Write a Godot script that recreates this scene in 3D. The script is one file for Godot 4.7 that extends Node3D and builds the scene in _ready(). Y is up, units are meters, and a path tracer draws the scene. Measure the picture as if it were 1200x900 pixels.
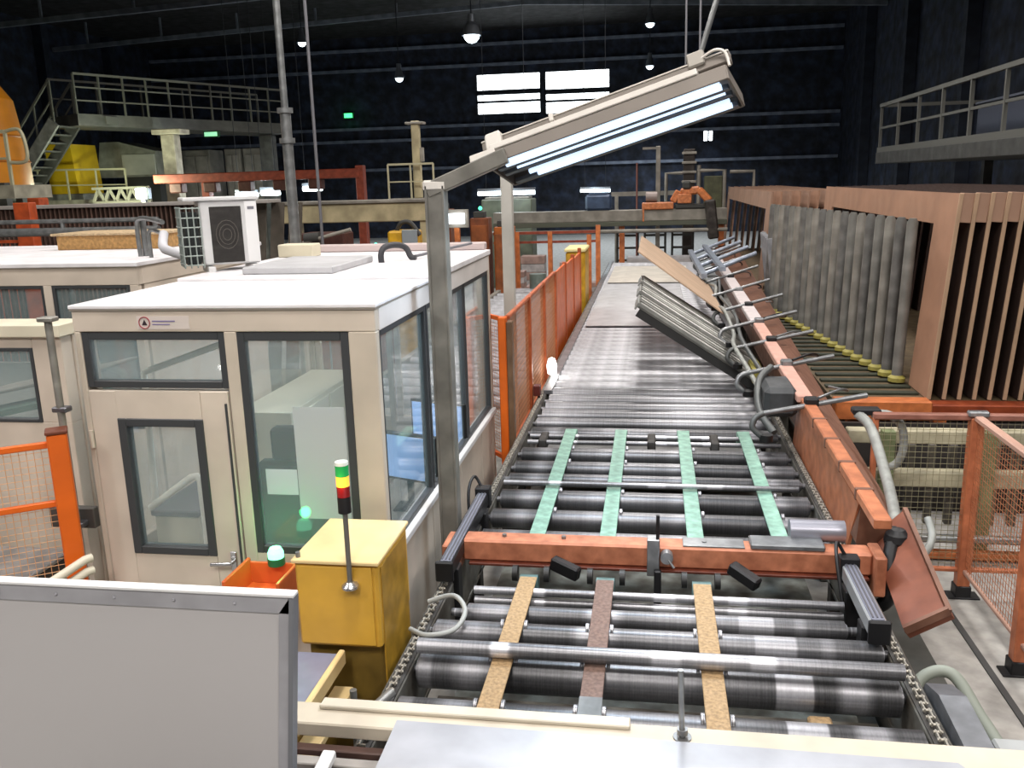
extends Node3D

# ---------------------------------------------------------------- mesh builder
class B:
	var v := PackedVector3Array()
	var n := PackedVector3Array()
	var u := PackedVector2Array()
	func tri3(a: Vector3, b: Vector3, c: Vector3, na: Vector3, nb: Vector3, nc: Vector3, ua := Vector2(), ub := Vector2(), uc := Vector2()) -> void:
		if (b - a).cross(c - a).dot(na + nb + nc) > 0.0:
			v.append_array([a, c, b]); n.append_array([na, nc, nb]); u.append_array([ua, uc, ub])
		else:
			v.append_array([a, b, c]); n.append_array([na, nb, nc]); u.append_array([ua, ub, uc])
	func quad(a: Vector3, b: Vector3, c: Vector3, d: Vector3, nn: Vector3) -> void:
		tri3(a, b, c, nn, nn, nn, Vector2(0, 0), Vector2(1, 0), Vector2(1, 1))
		tri3(a, c, d, nn, nn, nn, Vector2(0, 0), Vector2(1, 1), Vector2(0, 1))
	# box with chamfered edges
	func box(c: Vector3, s: Vector3, ch := 0.0, bs := Basis()) -> B:
		var h := s / 2.0
		ch = minf(ch, minf(h.x, minf(h.y, h.z)) * 0.45)
		for ax in 3:
			var a2 := (ax + 1) % 3
			var a3 := (ax + 2) % 3
			for sg in [-1.0, 1.0]:
				var p := []
				for k in [[-1, -1], [1, -1], [1, 1], [-1, 1]]:
					var q := Vector3()
					q[ax] = sg * h[ax]
					q[a2] = k[0] * (h[a2] - ch)
					q[a3] = k[1] * (h[a3] - ch)
					p.append(c + bs * q)
				var nn := Vector3()
				nn[ax] = sg
				quad(p[0], p[1], p[2], p[3], bs * nn)
		if ch > 0.0:
			for ax in 3:
				var a2 := (ax + 1) % 3
				var a3 := (ax + 2) % 3
				for s2 in [-1.0, 1.0]:
					for s3 in [-1.0, 1.0]:
						var p := []
						for k in [[-1, 0], [1, 0], [1, 1], [-1, 1]]:
							var q := Vector3()
							q[ax] = k[0] * (h[ax] - ch)
							q[a2] = s2 * (h[a2] - (ch if k[1] == 1 else 0.0))
							q[a3] = s3 * (h[a3] - (0.0 if k[1] == 1 else ch))
							p.append(c + bs * q)
						var nn := Vector3()
						nn[a2] = s2
						nn[a3] = s3
						quad(p[0], p[1], p[2], p[3], (bs * nn).normalized())
			for sx in [-1.0, 1.0]:
				for sy in [-1.0, 1.0]:
					for sz in [-1.0, 1.0]:
						var sv := Vector3(sx, sy, sz)
						var q := h - Vector3(ch, ch, ch)
						var nn: Vector3 = (bs * sv).normalized()
						tri3(c + bs * (sv * Vector3(h.x, q.y, q.z)), c + bs * (sv * Vector3(q.x, h.y, q.z)), c + bs * (sv * Vector3(q.x, q.y, h.z)), nn, nn, nn)
		return self
	func b2(lo: Vector3, hi: Vector3, ch := 0.0) -> B:
		return box((lo + hi) / 2.0, (hi - lo).abs(), ch)
	# square bar from p to q, w across, h along up
	func bar(p: Vector3, q: Vector3, w: float, h: float, up := Vector3.UP, ch := 0.0) -> B:
		var z := (q - p).normalized()
		if absf(z.dot(up)) > 0.98:
			up = Vector3.RIGHT if absf(z.x) < 0.9 else Vector3.BACK
		var x := up.cross(z).normalized()
		var y := z.cross(x)
		return box((p + q) / 2.0, Vector3(w, h, p.distance_to(q)), ch, Basis(x, y, z))
	func ring(c: Vector3, z: Vector3, r: float, seg: int) -> PackedVector3Array:
		var hint := Vector3.UP if absf(z.y) < 0.95 else Vector3.RIGHT
		var x := hint.cross(z).normalized()
		var y := z.cross(x)
		var o := PackedVector3Array()
		for i in seg + 1:
			var a := TAU * i / seg
			o.append(c + (x * cos(a) + y * sin(a)) * r)
		return o
	func cone(p: Vector3, q: Vector3, r0: float, r1: float, seg := 12, caps := true) -> B:
		var z := (q - p).normalized()
		var a := ring(p, z, r0, seg)
		var b := ring(q, z, r1, seg)
		for i in seg:
			var n0: Vector3 = ((a[i] - p) + (b[i] - q)).normalized()
			var n1: Vector3 = ((a[i + 1] - p) + (b[i + 1] - q)).normalized()
			var v0 := float(i) / seg
			var v1 := float(i + 1) / seg
			tri3(a[i], b[i], b[i + 1], n0, n0, n1, Vector2(0, v0), Vector2(1, v0), Vector2(1, v1))
			tri3(a[i], b[i + 1], a[i + 1], n0, n1, n1, Vector2(0, v0), Vector2(1, v1), Vector2(0, v1))
			if caps:
				tri3(p, a[i], a[i + 1], -z, -z, -z)
				tri3(q, b[i], b[i + 1], z, z, z)
		return self
	func tube(p: Vector3, q: Vector3, r: float, seg := 10) -> B:
		return cone(p, q, r, r, seg)
	# round tube along a list of points
	func path(pts: Array, r: float, seg := 8) -> B:
		var rings := []
		var x := Vector3.ZERO
		for i in pts.size():
			var z: Vector3 = (pts[mini(i + 1, pts.size() - 1)] - pts[maxi(i - 1, 0)]).normalized()
			if x == Vector3.ZERO:
				x = (Vector3.UP if absf(z.y) < 0.9 else Vector3.RIGHT).cross(z).normalized()
			x = (x - z * x.dot(z)).normalized()
			var y := z.cross(x)
			var o := PackedVector3Array()
			for k in seg + 1:
				o.append(pts[i] + (x * cos(TAU * k / seg) + y * sin(TAU * k / seg)) * r)
			rings.append(o)
		for i in pts.size() - 1:
			for k in seg:
				var n0: Vector3 = (rings[i][k] - pts[i]).normalized()
				var n1: Vector3 = (rings[i][k + 1] - pts[i]).normalized()
				var m0: Vector3 = (rings[i + 1][k] - pts[i + 1]).normalized()
				var m1: Vector3 = (rings[i + 1][k + 1] - pts[i + 1]).normalized()
				tri3(rings[i][k], rings[i + 1][k], rings[i + 1][k + 1], n0, m0, m1)
				tri3(rings[i][k], rings[i + 1][k + 1], rings[i][k + 1], n0, m1, n1)
		for e in [0, pts.size() - 1]:
			var nn: Vector3 = (pts[0] - pts[1] if e == 0 else pts[e] - pts[e - 1]).normalized()
			for k in seg:
				tri3(pts[e], rings[e][k], rings[e][k + 1], nn, nn, nn)
		return self
	# smooth curve through points, then a tube
	func hose(pts: Array, r: float, seg := 8, sub := 8) -> B:
		var o := []
		for i in pts.size() - 1:
			var p0: Vector3 = pts[maxi(i - 1, 0)]
			var p1: Vector3 = pts[i]
			var p2: Vector3 = pts[i + 1]
			var p3: Vector3 = pts[mini(i + 2, pts.size() - 1)]
			for k in sub:
				o.append(p1.cubic_interpolate(p2, p0, p3, float(k) / sub))
		o.append(pts[-1])
		return path(o, r, seg)
	# profile of (radius, height) turned about the y axis at c
	func lathe(c: Vector3, prof: Array, seg := 20) -> B:
		for i in prof.size() - 1:
			var a: Vector2 = prof[i]
			var b: Vector2 = prof[i + 1]
			var d := b - a
			var nn := Vector2(d.y, -d.x).normalized()
			for k in seg:
				var q := []
				for t in [k, k + 1]:
					var an: float = TAU * t / seg
					q.append(Vector3(cos(an), 0, sin(an)))
				var pa: Vector3 = c + q[0] * a.x + Vector3.UP * a.y
				var pb: Vector3 = c + q[0] * b.x + Vector3.UP * b.y
				var pc: Vector3 = c + q[1] * b.x + Vector3.UP * b.y
				var pd: Vector3 = c + q[1] * a.x + Vector3.UP * a.y
				var m0: Vector3 = q[0] * nn.x + Vector3.UP * nn.y
				var m1: Vector3 = q[1] * nn.x + Vector3.UP * nn.y
				if b.x > 0.0001:
					tri3(pa, pb, pc, m0, m0, m1)
				if a.x > 0.0001:
					tri3(pa, pc, pd, m0, m1, m1)
		return self
	# convex or simple polygon pts (a flat outline) pushed along d
	func prism(pts: Array, d: Vector3) -> B:
		var poly := PackedVector2Array()
		var z := d.normalized()
		var x: Vector3 = (pts[1] - pts[0]).normalized()
		var y := z.cross(x)
		var mid := Vector3.ZERO
		for p in pts:
			poly.append(Vector2((p - pts[0]).dot(x), (p - pts[0]).dot(y)))
			mid += p / pts.size()
		var idx := Geometry2D.triangulate_polygon(poly)
		for i in range(0, idx.size(), 3):
			tri3(pts[idx[i]], pts[idx[i + 1]], pts[idx[i + 2]], -z, -z, -z)
			tri3(pts[idx[i]] + d, pts[idx[i + 1]] + d, pts[idx[i + 2]] + d, z, z, z)
		var area := 0.0
		for i in poly.size():
			area += poly[i].cross(poly[(i + 1) % poly.size()])
		for i in pts.size():
			var a: Vector3 = pts[i]
			var b: Vector3 = pts[(i + 1) % pts.size()]
			var nn := (b - a).cross(z).normalized() * signf(area)
			quad(a, b, b + d, a + d, nn)
		return self
	# loft between two quads (corner lists in the same order)
	func loft(a: Array, b: Array) -> B:
		var ca: Vector3 = (a[0] + a[1] + a[2] + a[3]) / 4.0
		var cb: Vector3 = (b[0] + b[1] + b[2] + b[3]) / 4.0
		var ax := (cb - ca).normalized()
		for i in 4:
			var j := (i + 1) % 4
			var m: Vector3 = (a[i] + a[j] + b[i] + b[j]) / 4.0 - (ca + cb) / 2.0
			var nn: Vector3 = (b[j] - a[i]).cross(b[i] - a[j]).normalized()
			if nn.dot(m) < 0.0:
				nn = -nn
			quad(a[i], a[j], b[j], b[i], nn)
		quad(a[0], a[1], a[2], a[3], -ax)
		quad(b[0], b[1], b[2], b[3], ax)
		return self
	func ball(c: Vector3, r: float, seg := 12) -> B:
		var pr := []
		for i in seg / 2 + 1:
			var a := -PI / 2 + PI * i / (seg / 2)
			pr.append(Vector2(maxf(r * cos(a), 0.0), r * sin(a)))
		return lathe(c, pr, seg)
	func mesh(o: Vector3) -> ArrayMesh:
		var w := PackedVector3Array()
		w.resize(v.size())
		for i in v.size():
			w[i] = v[i] - o
		var arr := []
		arr.resize(Mesh.ARRAY_MAX)
		arr[Mesh.ARRAY_VERTEX] = w
		arr[Mesh.ARRAY_NORMAL] = n
		arr[Mesh.ARRAY_TEX_UV] = u
		var m := ArrayMesh.new()
		m.add_surface_from_arrays(Mesh.PRIMITIVE_TRIANGLES, arr)
		return m
	func low() -> Vector3:
		var a := AABB(v[0], Vector3.ZERO)
		for p in v:
			a = a.expand(p)
		return Vector3(a.get_center().x, a.position.y, a.get_center().z)

# ---------------------------------------------------------------- naming helpers
var taken := {}
var origin := {}
var mats := {}
var texs := {}
const ORD := ["first", "second", "third", "fourth", "fifth", "sixth", "seventh", "eighth", "ninth", "tenth", "eleventh", "twelfth", "thirteenth", "fourteenth", "fifteenth", "sixteenth", "seventeenth", "eighteenth", "nineteenth", "twentieth"]

func v3(x: float, y: float, z: float) -> Vector3:
	return Vector3(x, y, z)

func numbered(parent: Node, called: String) -> String:
	var key := str(parent.get_instance_id()) + called
	var k: int = taken.get(key, 0)
	taken[key] = k + 1
	return called if k == 0 else "%s_%03d" % [called, k]

func tag(o: Node, label: String, category := "", group := "", kind := "") -> void:
	if label: o.set_meta("label", label)
	if category: o.set_meta("category", category)
	if group: o.set_meta("group", group)
	if kind: o.set_meta("kind", kind)

func thing(called: String, label: String, category: String, at: Vector3, group := "") -> Node3D:
	var o := Node3D.new()
	o.name = numbered(self, called)
	add_child(o, true)
	o.position = at
	origin[o] = at
	tag(o, label, category, group)
	return o

func part(parent: Node3D, called: String, b: B, m: Material, kind := "", label := "") -> MeshInstance3D:
	var o := MeshInstance3D.new()
	o.name = numbered(parent, called)
	var at: Vector3 = origin.get(parent, Vector3.ZERO)
	o.mesh = b.mesh(at)
	o.material_override = m
	origin[o] = at
	parent.add_child(o, true)
	tag(o, label, "", "", kind)
	return o

# a part that shares a mesh with its likes, at its own place
func inst(parent: Node3D, called: String, mesh: Mesh, m: Material, at: Vector3, bs := Basis()) -> MeshInstance3D:
	var o := MeshInstance3D.new()
	o.name = numbered(parent, called)
	o.mesh = mesh
	o.material_override = m
	var g: Vector3 = origin.get(parent, Vector3.ZERO)
	o.transform = Transform3D(bs, at - g)
	origin[o] = at
	parent.add_child(o, true)
	return o

func solo(called: String, label: String, category: String, b: B, m: Material, group := "", kind := "") -> MeshInstance3D:
	var o := MeshInstance3D.new()
	o.name = numbered(self, called)
	var at := b.low()
	o.position = at
	o.mesh = b.mesh(at)
	o.material_override = m
	origin[o] = at
	add_child(o, true)
	tag(o, label, category, group, kind)
	return o

func struct(called: String, b: B, m: Material, label := "", category := "") -> MeshInstance3D:
	return solo(called, label, category, b, m, "", "structure")

# ---------------------------------------------------------------- materials
func ntex(key: String, freq: float, lo: Color, hi: Color, kind := FastNoiseLite.TYPE_SIMPLEX_SMOOTH, oct := 4, sd := 1, size := 256) -> Texture2D:
	if not texs.has(key):
		var f := FastNoiseLite.new()
		f.noise_type = kind
		f.frequency = freq
		f.fractal_octaves = oct
		f.seed = sd
		var g := Gradient.new()
		g.set_color(0, lo)
		g.set_color(1, hi)
		var t := NoiseTexture2D.new()
		t.width = size
		t.height = size
		t.seamless = true
		t.noise = f
		t.color_ramp = g
		texs[key] = t
	return texs[key]

func grey(x: float) -> Color:
	return Color(x, x, x)

func M(key: String, col: Color, rough: float, metal := 0.0, tex := "", sc := 1.0) -> StandardMaterial3D:
	if mats.has(key):
		return mats[key]
	var m := StandardMaterial3D.new()
	m.resource_name = key
	m.albedo_color = col
	m.roughness = rough
	m.metallic = metal
	if tex:
		match tex:
			"dust": m.albedo_texture = ntex("dust", 0.012, grey(0.72), grey(1.0), FastNoiseLite.TYPE_SIMPLEX_SMOOTH, 5, 3)
			"faint": m.albedo_texture = ntex("faint", 0.01, grey(0.88), grey(1.0), FastNoiseLite.TYPE_SIMPLEX_SMOOTH, 4, 5)
			"concrete": m.albedo_texture = ntex("concrete", 0.02, grey(0.78), grey(1.0), FastNoiseLite.TYPE_SIMPLEX_SMOOTH, 6, 7, 512)
			"grime": m.albedo_texture = ntex("grime", 0.015, Color(0.45, 0.40, 0.36), grey(1.0), FastNoiseLite.TYPE_SIMPLEX_SMOOTH, 5, 9)
			"rust": m.albedo_texture = ntex("rust", 0.02, Color(0.74, 0.70, 0.68), Color(1.0, 1.0, 1.0), FastNoiseLite.TYPE_SIMPLEX_SMOOTH, 5, 11)
			"grain": m.albedo_texture = ntex("grain", 0.05, grey(0.7), grey(1.0), FastNoiseLite.TYPE_SIMPLEX_SMOOTH, 4, 13)
		m.uv1_triplanar = true
		m.uv1_scale = Vector3.ONE * sc
		m.roughness_texture = ntex("rough", 0.02, grey(0.75), grey(1.0), FastNoiseLite.TYPE_SIMPLEX_SMOOTH, 4, 17)
	mats[key] = m
	return m

func glow(key: String, col: Color, energy: float) -> StandardMaterial3D:
	if mats.has(key):
		return mats[key]
	var m := StandardMaterial3D.new()
	m.resource_name = key
	m.albedo_color = col
	m.emission_enabled = true
	m.emission = col
	m.emission_energy_multiplier = energy
	mats[key] = m
	return m

func glass(key: String, col: Color) -> StandardMaterial3D:
	if mats.has(key):
		return mats[key]
	var m := StandardMaterial3D.new()
	m.resource_name = key
	m.albedo_color = col
	m.roughness = 0.04
	m.transparency = BaseMaterial3D.TRANSPARENCY_ALPHA
	m.cull_mode = BaseMaterial3D.CULL_DISABLED
	mats[key] = m
	return m

# steel of a roller: worn bright bands along its length, streaks around it
func roller_mat(key: String, base: float, bands: Array, sd: int) -> StandardMaterial3D:
	var rng := RandomNumberGenerator.new()
	rng.seed = sd
	var w := 512
	var h := 64
	var im := Image.create(w, h, false, Image.FORMAT_RGB8)
	var col := PackedFloat32Array()
	for x in w:
		var t := float(x) / w
		var a := base * (0.9 + 0.2 * sin(t * 9.0 + sd)) + rng.randf_range(-0.03, 0.03)
		for b in bands:
			var e: float = smoothstep(b[0] - b[3], b[0] + b[3], t) * (1.0 - smoothstep(b[1] - b[3], b[1] + b[3], t))
			a = lerpf(a, b[2] + rng.randf_range(-0.02, 0.02), e)
		col.append(a)
	for y in h:
		var k := rng.randf_range(0.9, 1.05)
		for x in w:
			var a := clampf(col[x] * k + rng.randf_range(-0.02, 0.02), 0.02, 1.0)
			im.set_pixel(x, y, Color(a, a * 1.0, a * 1.03))
	var m := StandardMaterial3D.new()
	m.resource_name = key
	m.albedo_texture = ImageTexture.create_from_image(im)
	m.metallic = 0.6
	m.roughness = 0.38
	return m

# ---------------------------------------------------------------- lights
func highbay(at: Vector3, top: float, power: float, label: String, r := 0.22) -> void:
	var o := thing("high_bay_lamp", label, "ceiling lamp", at, "")
	part(o, "housing", B.new().lathe(at, [Vector2(0.0, 0.62), Vector2(0.1, 0.62), Vector2(0.11, 0.4), Vector2(r * 0.7, 0.28), Vector2(r, 0.0), Vector2(r - 0.01, 0.0), Vector2(r * 0.66, 0.26), Vector2(0.0, 0.3)], 20), M("lampshell", Color(0.5, 0.52, 0.55), 0.4, 0.6))
	part(o, "lens", B.new().lathe(at, [Vector2(0.0, -r * 0.75), Vector2(r * 0.45, -r * 0.6), Vector2(r * 0.75, -r * 0.25), Vector2(r * 0.8, 0.02), Vector2(0.0, 0.03)], 20), glow("lampglow", Color(0.9, 0.97, 1.0), 6.0))
	part(o, "stem", B.new().tube(at + v3(0, 0.6, 0), v3(at.x, top, at.z), 0.02, 8), M("steeldark", Color(0.2, 0.21, 0.23), 0.5, 0.6))
	var l := SpotLight3D.new()
	l.name = "lamp_beam"
	l.position = v3(0, -r * 0.85, 0)
	l.rotation.x = -PI / 2
	l.light_color = Color(0.93, 0.97, 1.0)
	l.light_energy = power
	l.light_size = r
	l.spot_range = 60.0
	l.spot_attenuation = 2.0
	l.spot_angle = 68.0
	l.spot_angle_attenuation = 0.6
	l.shadow_enabled = true
	o.add_child(l)

# unseen flat panel lamp, added for soft light
func added_panel_lamp(at: Vector3, top: float, power: float, label: String) -> void:
	var o := thing("added_panel_lamp", label, "ceiling lamp", at)
	part(o, "housing", B.new().b2(at + v3(-0.7, 0.03, -1.0), at + v3(0.7, 0.12, 1.0), 0.02), M("lampshell", Color(0.5, 0.52, 0.55), 0.4, 0.6))
	part(o, "diffuser", B.new().b2(at + v3(-0.66, 0.0, -0.96), at + v3(0.66, 0.03, 0.96)), glow("panelglow", Color(0.95, 0.97, 1.0), 3.0))
	for s in [-0.6, 0.6]:
		part(o, "hanger", B.new().tube(at + v3(s, 0.12, 0), v3(at.x + s, top, at.z), 0.012, 6), M("steeldark", Color(0.2, 0.21, 0.23), 0.5, 0.6))
	var l := AreaLight3D.new()
	l.name = "added_panel_light"
	l.area_size = Vector2(1.32, 1.92)
	l.area_normalize_energy = true
	l.light_color = Color(1.0, 0.975, 0.95)
	l.light_energy = power
	l.area_range = 60.0
	l.area_attenuation = 2.0
	l.shadow_enabled = true
	l.position = v3(0, -0.02, 0)
	l.rotation.x = -PI / 2
	o.add_child(l)

func omni(parent: Node3D, at: Vector3, col: Color, e: float, size := 0.05) -> void:
	var l := OmniLight3D.new()
	l.name = "lamp_light"
	l.position = at - origin[parent]
	l.light_color = col
	l.light_energy = e
	l.light_size = size
	l.omni_range = 40.0
	l.omni_attenuation = 2.0
	l.shadow_enabled = true
	parent.add_child(l, true)

# bare fluorescent tube in a batten, seen far off
func batten(p: Vector3, q: Vector3, label: String, e := 0.6, r := 0.05) -> void:
	var o := thing("tube_light", label, "tube light", (p + q) / 2.0, "")
	part(o, "batten", B.new().bar(p + v3(0, r * 1.6, 0), q + v3(0, r * 1.6, 0), r * 2.2, r * 1.2), M("lampshell", Color(0.5, 0.52, 0.55), 0.4, 0.6))
	for hp: Vector3 in [p.lerp(q, 0.15), p.lerp(q, 0.85)]:
		part(o, "hanger", B.new().tube(hp + v3(0, r * 2.0, 0), v3(hp.x, 11.4, hp.z), 0.008, 5), M("steeldark", Color(0.2, 0.21, 0.23), 0.5, 0.6))
	part(o, "tube", B.new().tube(p, q, r, 8), glow("tubeglow", Color(0.92, 0.98, 1.0), 4.0))
	omni(o, (p + q) / 2.0 + v3(0, -0.12, 0.15), Color(0.92, 0.98, 1.0), e, 0.06)

var cam: Camera3D

func _ready() -> void:
	set_view()
	set_lights()
	hall()
	cabin_main()
	cabins_left()
	conveyor()
	tilter()
	lamp_frame()
	right_rack()
	right_fence()
	left_fences()
	console()
	foreground()
	roof_things()
	background_left()
	background_mid()

func set_view() -> void:
	cam = Camera3D.new()
	cam.name = "camera"
	var fw := Vector3(166, 242, -1034).normalized()
	var up := Vector3(-127, 4507, 1034)
	up = (up - fw * up.dot(fw)).normalized()
	var rt := fw.cross(up)
	cam.transform = Transform3D(Basis(rt, up, -fw).transposed(), Vector3(0, 3.1, 0))
	cam.fov = rad_to_deg(2.0 * atan(450.0 / 1034.0))
	cam.near = 0.05
	cam.far = 300.0
	add_child(cam)
	cam.current = true
	var we := WorldEnvironment.new()
	we.name = "environment"
	var e := Environment.new()
	e.background_mode = Environment.BG_COLOR
	e.background_color = Color(0.95, 0.98, 1.0)
	e.background_energy_multiplier = 5.0
	e.tonemap_mode = Environment.TONE_MAPPER_LINEAR
	e.tonemap_exposure = 1.0
	e.sdfgi_enabled = true
	e.ssao_enabled = true
	e.ssil_enabled = true
	we.environment = e
	add_child(we)

func set_lights() -> void:
	# unseen panel lamps added for soft and frontal light, then the hall's high-bay lamps
	var near := [[-6.5, 3.5], [-1.2, 4.5], [4.0, 3.5], [-6.5, -3.0], [-0.6, -2.0], [5.0, -3.0], [-6.5, -9.5], [0.2, -9.0], [5.8, -10.0], [-6.0, -16.0], [0.3, -17.0], [-0.6, -25.0]]
	for i in near.size():
		added_panel_lamp(v3(near[i][0], 8.6, near[i][1]), 11.4, [36.0, 52.0, 44.0, 28.0, 34.0, 26.0, 26.0, 40.0, 36.0, 16.0, 44.0, 30.0][i], "%s added flat panel lamp overhead, out of the picture" % ORD[i])
	highbay(v3(-5.5, 7.45, -28.0), 11.4, 40.0, "largest and brightest high bay lamp, above the left roof window", 0.3)
	highbay(v3(-15.6, 9.4, -40.0), 11.4, 80.0, "small bright lamp right of the tall grey pole, top left", 0.22)
	highbay(v3(-11.2, 7.7, -40.0), 11.4, 60.0, "small bright lamp left of the roof windows", 0.22)
	highbay(v3(-0.2, 9.4, -40.0), 11.4, 60.0, "upper of two small bright lamps right of the roof windows", 0.22)
	highbay(v3(-0.23, 8.4, -46.0), 11.4, 60.0, "lower of two small bright lamps right of the roof windows", 0.22)

func hall() -> void:
	var wallm := M("hallwall", Color(0.21, 0.25, 0.34), 0.9, 0.0, "grime", 0.3)
	var roofm := M("hallroof", Color(0.2, 0.205, 0.21), 0.9, 0.0, "grime", 0.3)
	struct("floor", B.new().b2(v3(-30, -0.3, -56), v3(11, 0, 10)), M("floor", Color(0.70, 0.69, 0.67), 0.75, 0.0, "concrete", 0.5))
	struct("ceiling", B.new().b2(v3(-30, 11.4, -56), v3(11, 11.8, 10)), roofm)
	struct("wall_left", B.new().b2(v3(-30.3, 0, -56), v3(-30, 11.4, 10)), wallm)
	struct("wall_right", B.new().b2(v3(10.0, 0, -56), v3(10.3, 11.4, 10)), wallm)
	struct("wall_front", B.new().b2(v3(-30, 0, 9.7), v3(11, 11.4, 10)), wallm)
	# back wall with the openings left free
	var zb := -52.0
	var o := [[-10.1, -6.32, 6.85, 9.12], [-6.15, -2.42, 6.75, 9.12], [2.65, 3.3, 4.95, 5.6]]
	var b := B.new()
	b.b2(v3(-30, 0, zb - 0.3), v3(11, 4.95, zb))
	b.b2(v3(-30, 9.12, zb - 0.3), v3(11, 11.4, zb))
	b.b2(v3(-30, 4.95, zb - 0.3), v3(-10.1, 9.12, zb))
	b.b2(v3(-10.1, 4.95, zb - 0.3), v3(-6.32, 6.85, zb))
	b.b2(v3(-6.32, 4.95, zb - 0.3), v3(-6.15, 9.12, zb))
	b.b2(v3(-6.15, 4.95, zb - 0.3), v3(-2.42, 6.75, zb))
	b.b2(v3(-2.42, 4.95, zb - 0.3), v3(2.65, 9.12, zb))
	b.b2(v3(2.65, 5.6, zb - 0.3), v3(3.3, 9.12, zb))
	b.b2(v3(3.3, 4.95, zb - 0.3), v3(11, 9.12, zb))
	struct("wall_back", b, wallm)
	var fm := M("winframe", Color(0.08, 0.1, 0.14), 0.7)
	for i in 3:
		var w: Array = o[i]
		var n := thing("window_%d" % (i + 1), ["left roof-high window glowing with daylight on the back wall", "right roof-high window glowing with daylight on the back wall", "tiny lit window low on the dark back wall"][i], "window", v3((w[0] + w[1]) / 2, w[2], zb))
		tag(n, "", "", "", "structure")
		var f := B.new()
		f.b2(v3(w[0], w[2], zb - 0.2), v3(w[0] + 0.08, w[3], zb))
		f.b2(v3(w[1] - 0.08, w[2], zb - 0.2), v3(w[1], w[3], zb))
		f.b2(v3(w[0], w[2], zb - 0.2), v3(w[1], w[2] + 0.06, zb))
		f.b2(v3(w[0], w[3] - 0.06, zb - 0.2), v3(w[1], w[3], zb))
		if i == 2:
			f.b2(v3(2.95, w[2], zb - 0.2), v3(3.02, w[3], zb))
		part(n, "window_frame", f, fm)
		var cuts := [w[2] + 0.06, w[3] - 0.06]
		if i < 2:
			cuts = [w[2] + 0.06, w[2] + 0.72, w[2] + 1.22, w[3] - 0.06]
			part(n, "window_rail", B.new().b2(v3(w[0], w[2] + 0.66, zb - 0.2), v3(w[1], w[2] + 0.78, zb)), fm)
			part(n, "window_rail", B.new().b2(v3(w[0], w[2] + 1.1, zb - 0.2), v3(w[1], w[2] + 1.36, zb)), fm)
		for k in cuts.size() - 1:
			part(n, "pane", B.new().b2(v3(w[0] + 0.06, cuts[k], zb - 0.12), v3(w[1] - 0.06, cuts[k + 1], zb - 0.11)), glass("skyglass", Color(0.95, 0.98, 1.0, 0.06)))
	# girts on the back wall, roof beams, side wall columns
	var gm := M("girt", Color(0.6, 0.64, 0.72), 0.6, 0.3, "dust", 0.4)
	var hs := [10.6, 9.5, 6.25, 5.55, 3.9]
	for i in hs.size():
		struct("trim_%d" % (i + 1), B.new().b2(v3(-29.9, hs[i], zb), v3(9.9, hs[i] + 0.16, zb + 0.2)), gm)
	var bm := M("roofbeam", Color(0.55, 0.58, 0.62), 0.7, 0.2, "dust", 0.4)
	for i in 3:
		var z: float = [-26.0, -34.0, -43.0][i]
		var h: float = [8.7, 9.6, 10.2][i]
		var t := thing("roof_truss", "%s roof truss from the front, crossing the dark hall" % ORD[i], "roof truss", v3(-10, h, z))
		part(t, "bottom_chord", B.new().bar(v3(-29.95, h, z), v3(-6, h + 0.9, z), 0.16, 0.2).bar(v3(-6, h + 0.9, z), v3(9.95, h, z), 0.16, 0.2), bm)
		for k in 10:
			var x := -28.0 + k * 4.0
			var y := h + 0.9 * (1.0 - absf(x + 6.0) / 24.0) - 0.05
			part(t, "hanger", B.new().bar(v3(x, y, z), v3(x, 11.42, z), 0.09, 0.09), bm)
	var cm := M("hallcolumn", Color(0.16, 0.19, 0.25), 0.8, 0.0, "dust", 0.4)
	for i in 8:
		struct("trim_%d" % (6 + i), B.new().b2(v3(-29.98, 0, -8.0 - i * 5.6), v3(-29.5, 11.4, -8.5 - i * 5.6)), cm)
	for i in 6:
		struct("trim_%d" % (14 + i), B.new().b2(v3(9.55, 0, -10.0 - i * 7.0), v3(9.98, 11.4, -10.4 - i * 7.0)), cm)
	# gallery along the right wall
	var g := thing("gallery", "grey steel gallery with railing high on the right wall", "gallery", v3(7, 0, -18))
	var sm := M("gallerysteel", Color(0.34, 0.34, 0.33), 0.7, 0.2, "dust", 0.6)
	part(g, "deck", B.new().b2(v3(5.45, 3.28, -23.8), v3(9.98, 3.55, -10), 0.01), sm)
	for k in 3:
		part(g, "column", B.new().b2(v3(7.8, 0, -23.4 + k * 5.5), v3(8.0, 3.3, -23.2 + k * 5.5)), sm)
	var rm := M("railsteel", Color(0.4, 0.4, 0.38), 0.6, 0.3)
	for k in 9:
		var z := -23.7 + k * 1.6
		part(g, "rail_post", B.new().b2(v3(5.48, 3.55, z - 0.03), v3(5.54, 4.65, z + 0.03)), rm)
	part(g, "handrail", B.new().b2(v3(5.47, 4.62, -23.75), v3(5.55, 4.7, -10)), rm)
	part(g, "handrail", B.new().b2(v3(5.47, 4.62, -23.75), v3(9.9, 4.7, -23.68)), rm)
	part(g, "knee_rail", B.new().b2(v3(5.49, 4.1, -23.75), v3(5.53, 4.15, -10)), rm)
	part(g, "toe_board", B.new().b2(v3(5.46, 3.55, -23.75), v3(5.49, 3.67, -10)), rm)
	var cb := thing("switch_cabinet", "dark cabinet standing on the right gallery behind its railing", "cabinet", v3(6.9, 3.55, -15.6))
	part(cb, "body", B.new().b2(v3(6.4, 3.55, -16.3), v3(7.3, 5.4, -15.0), 0.02), M("darkcab", Color(0.13, 0.13, 0.15), 0.6))
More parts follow.
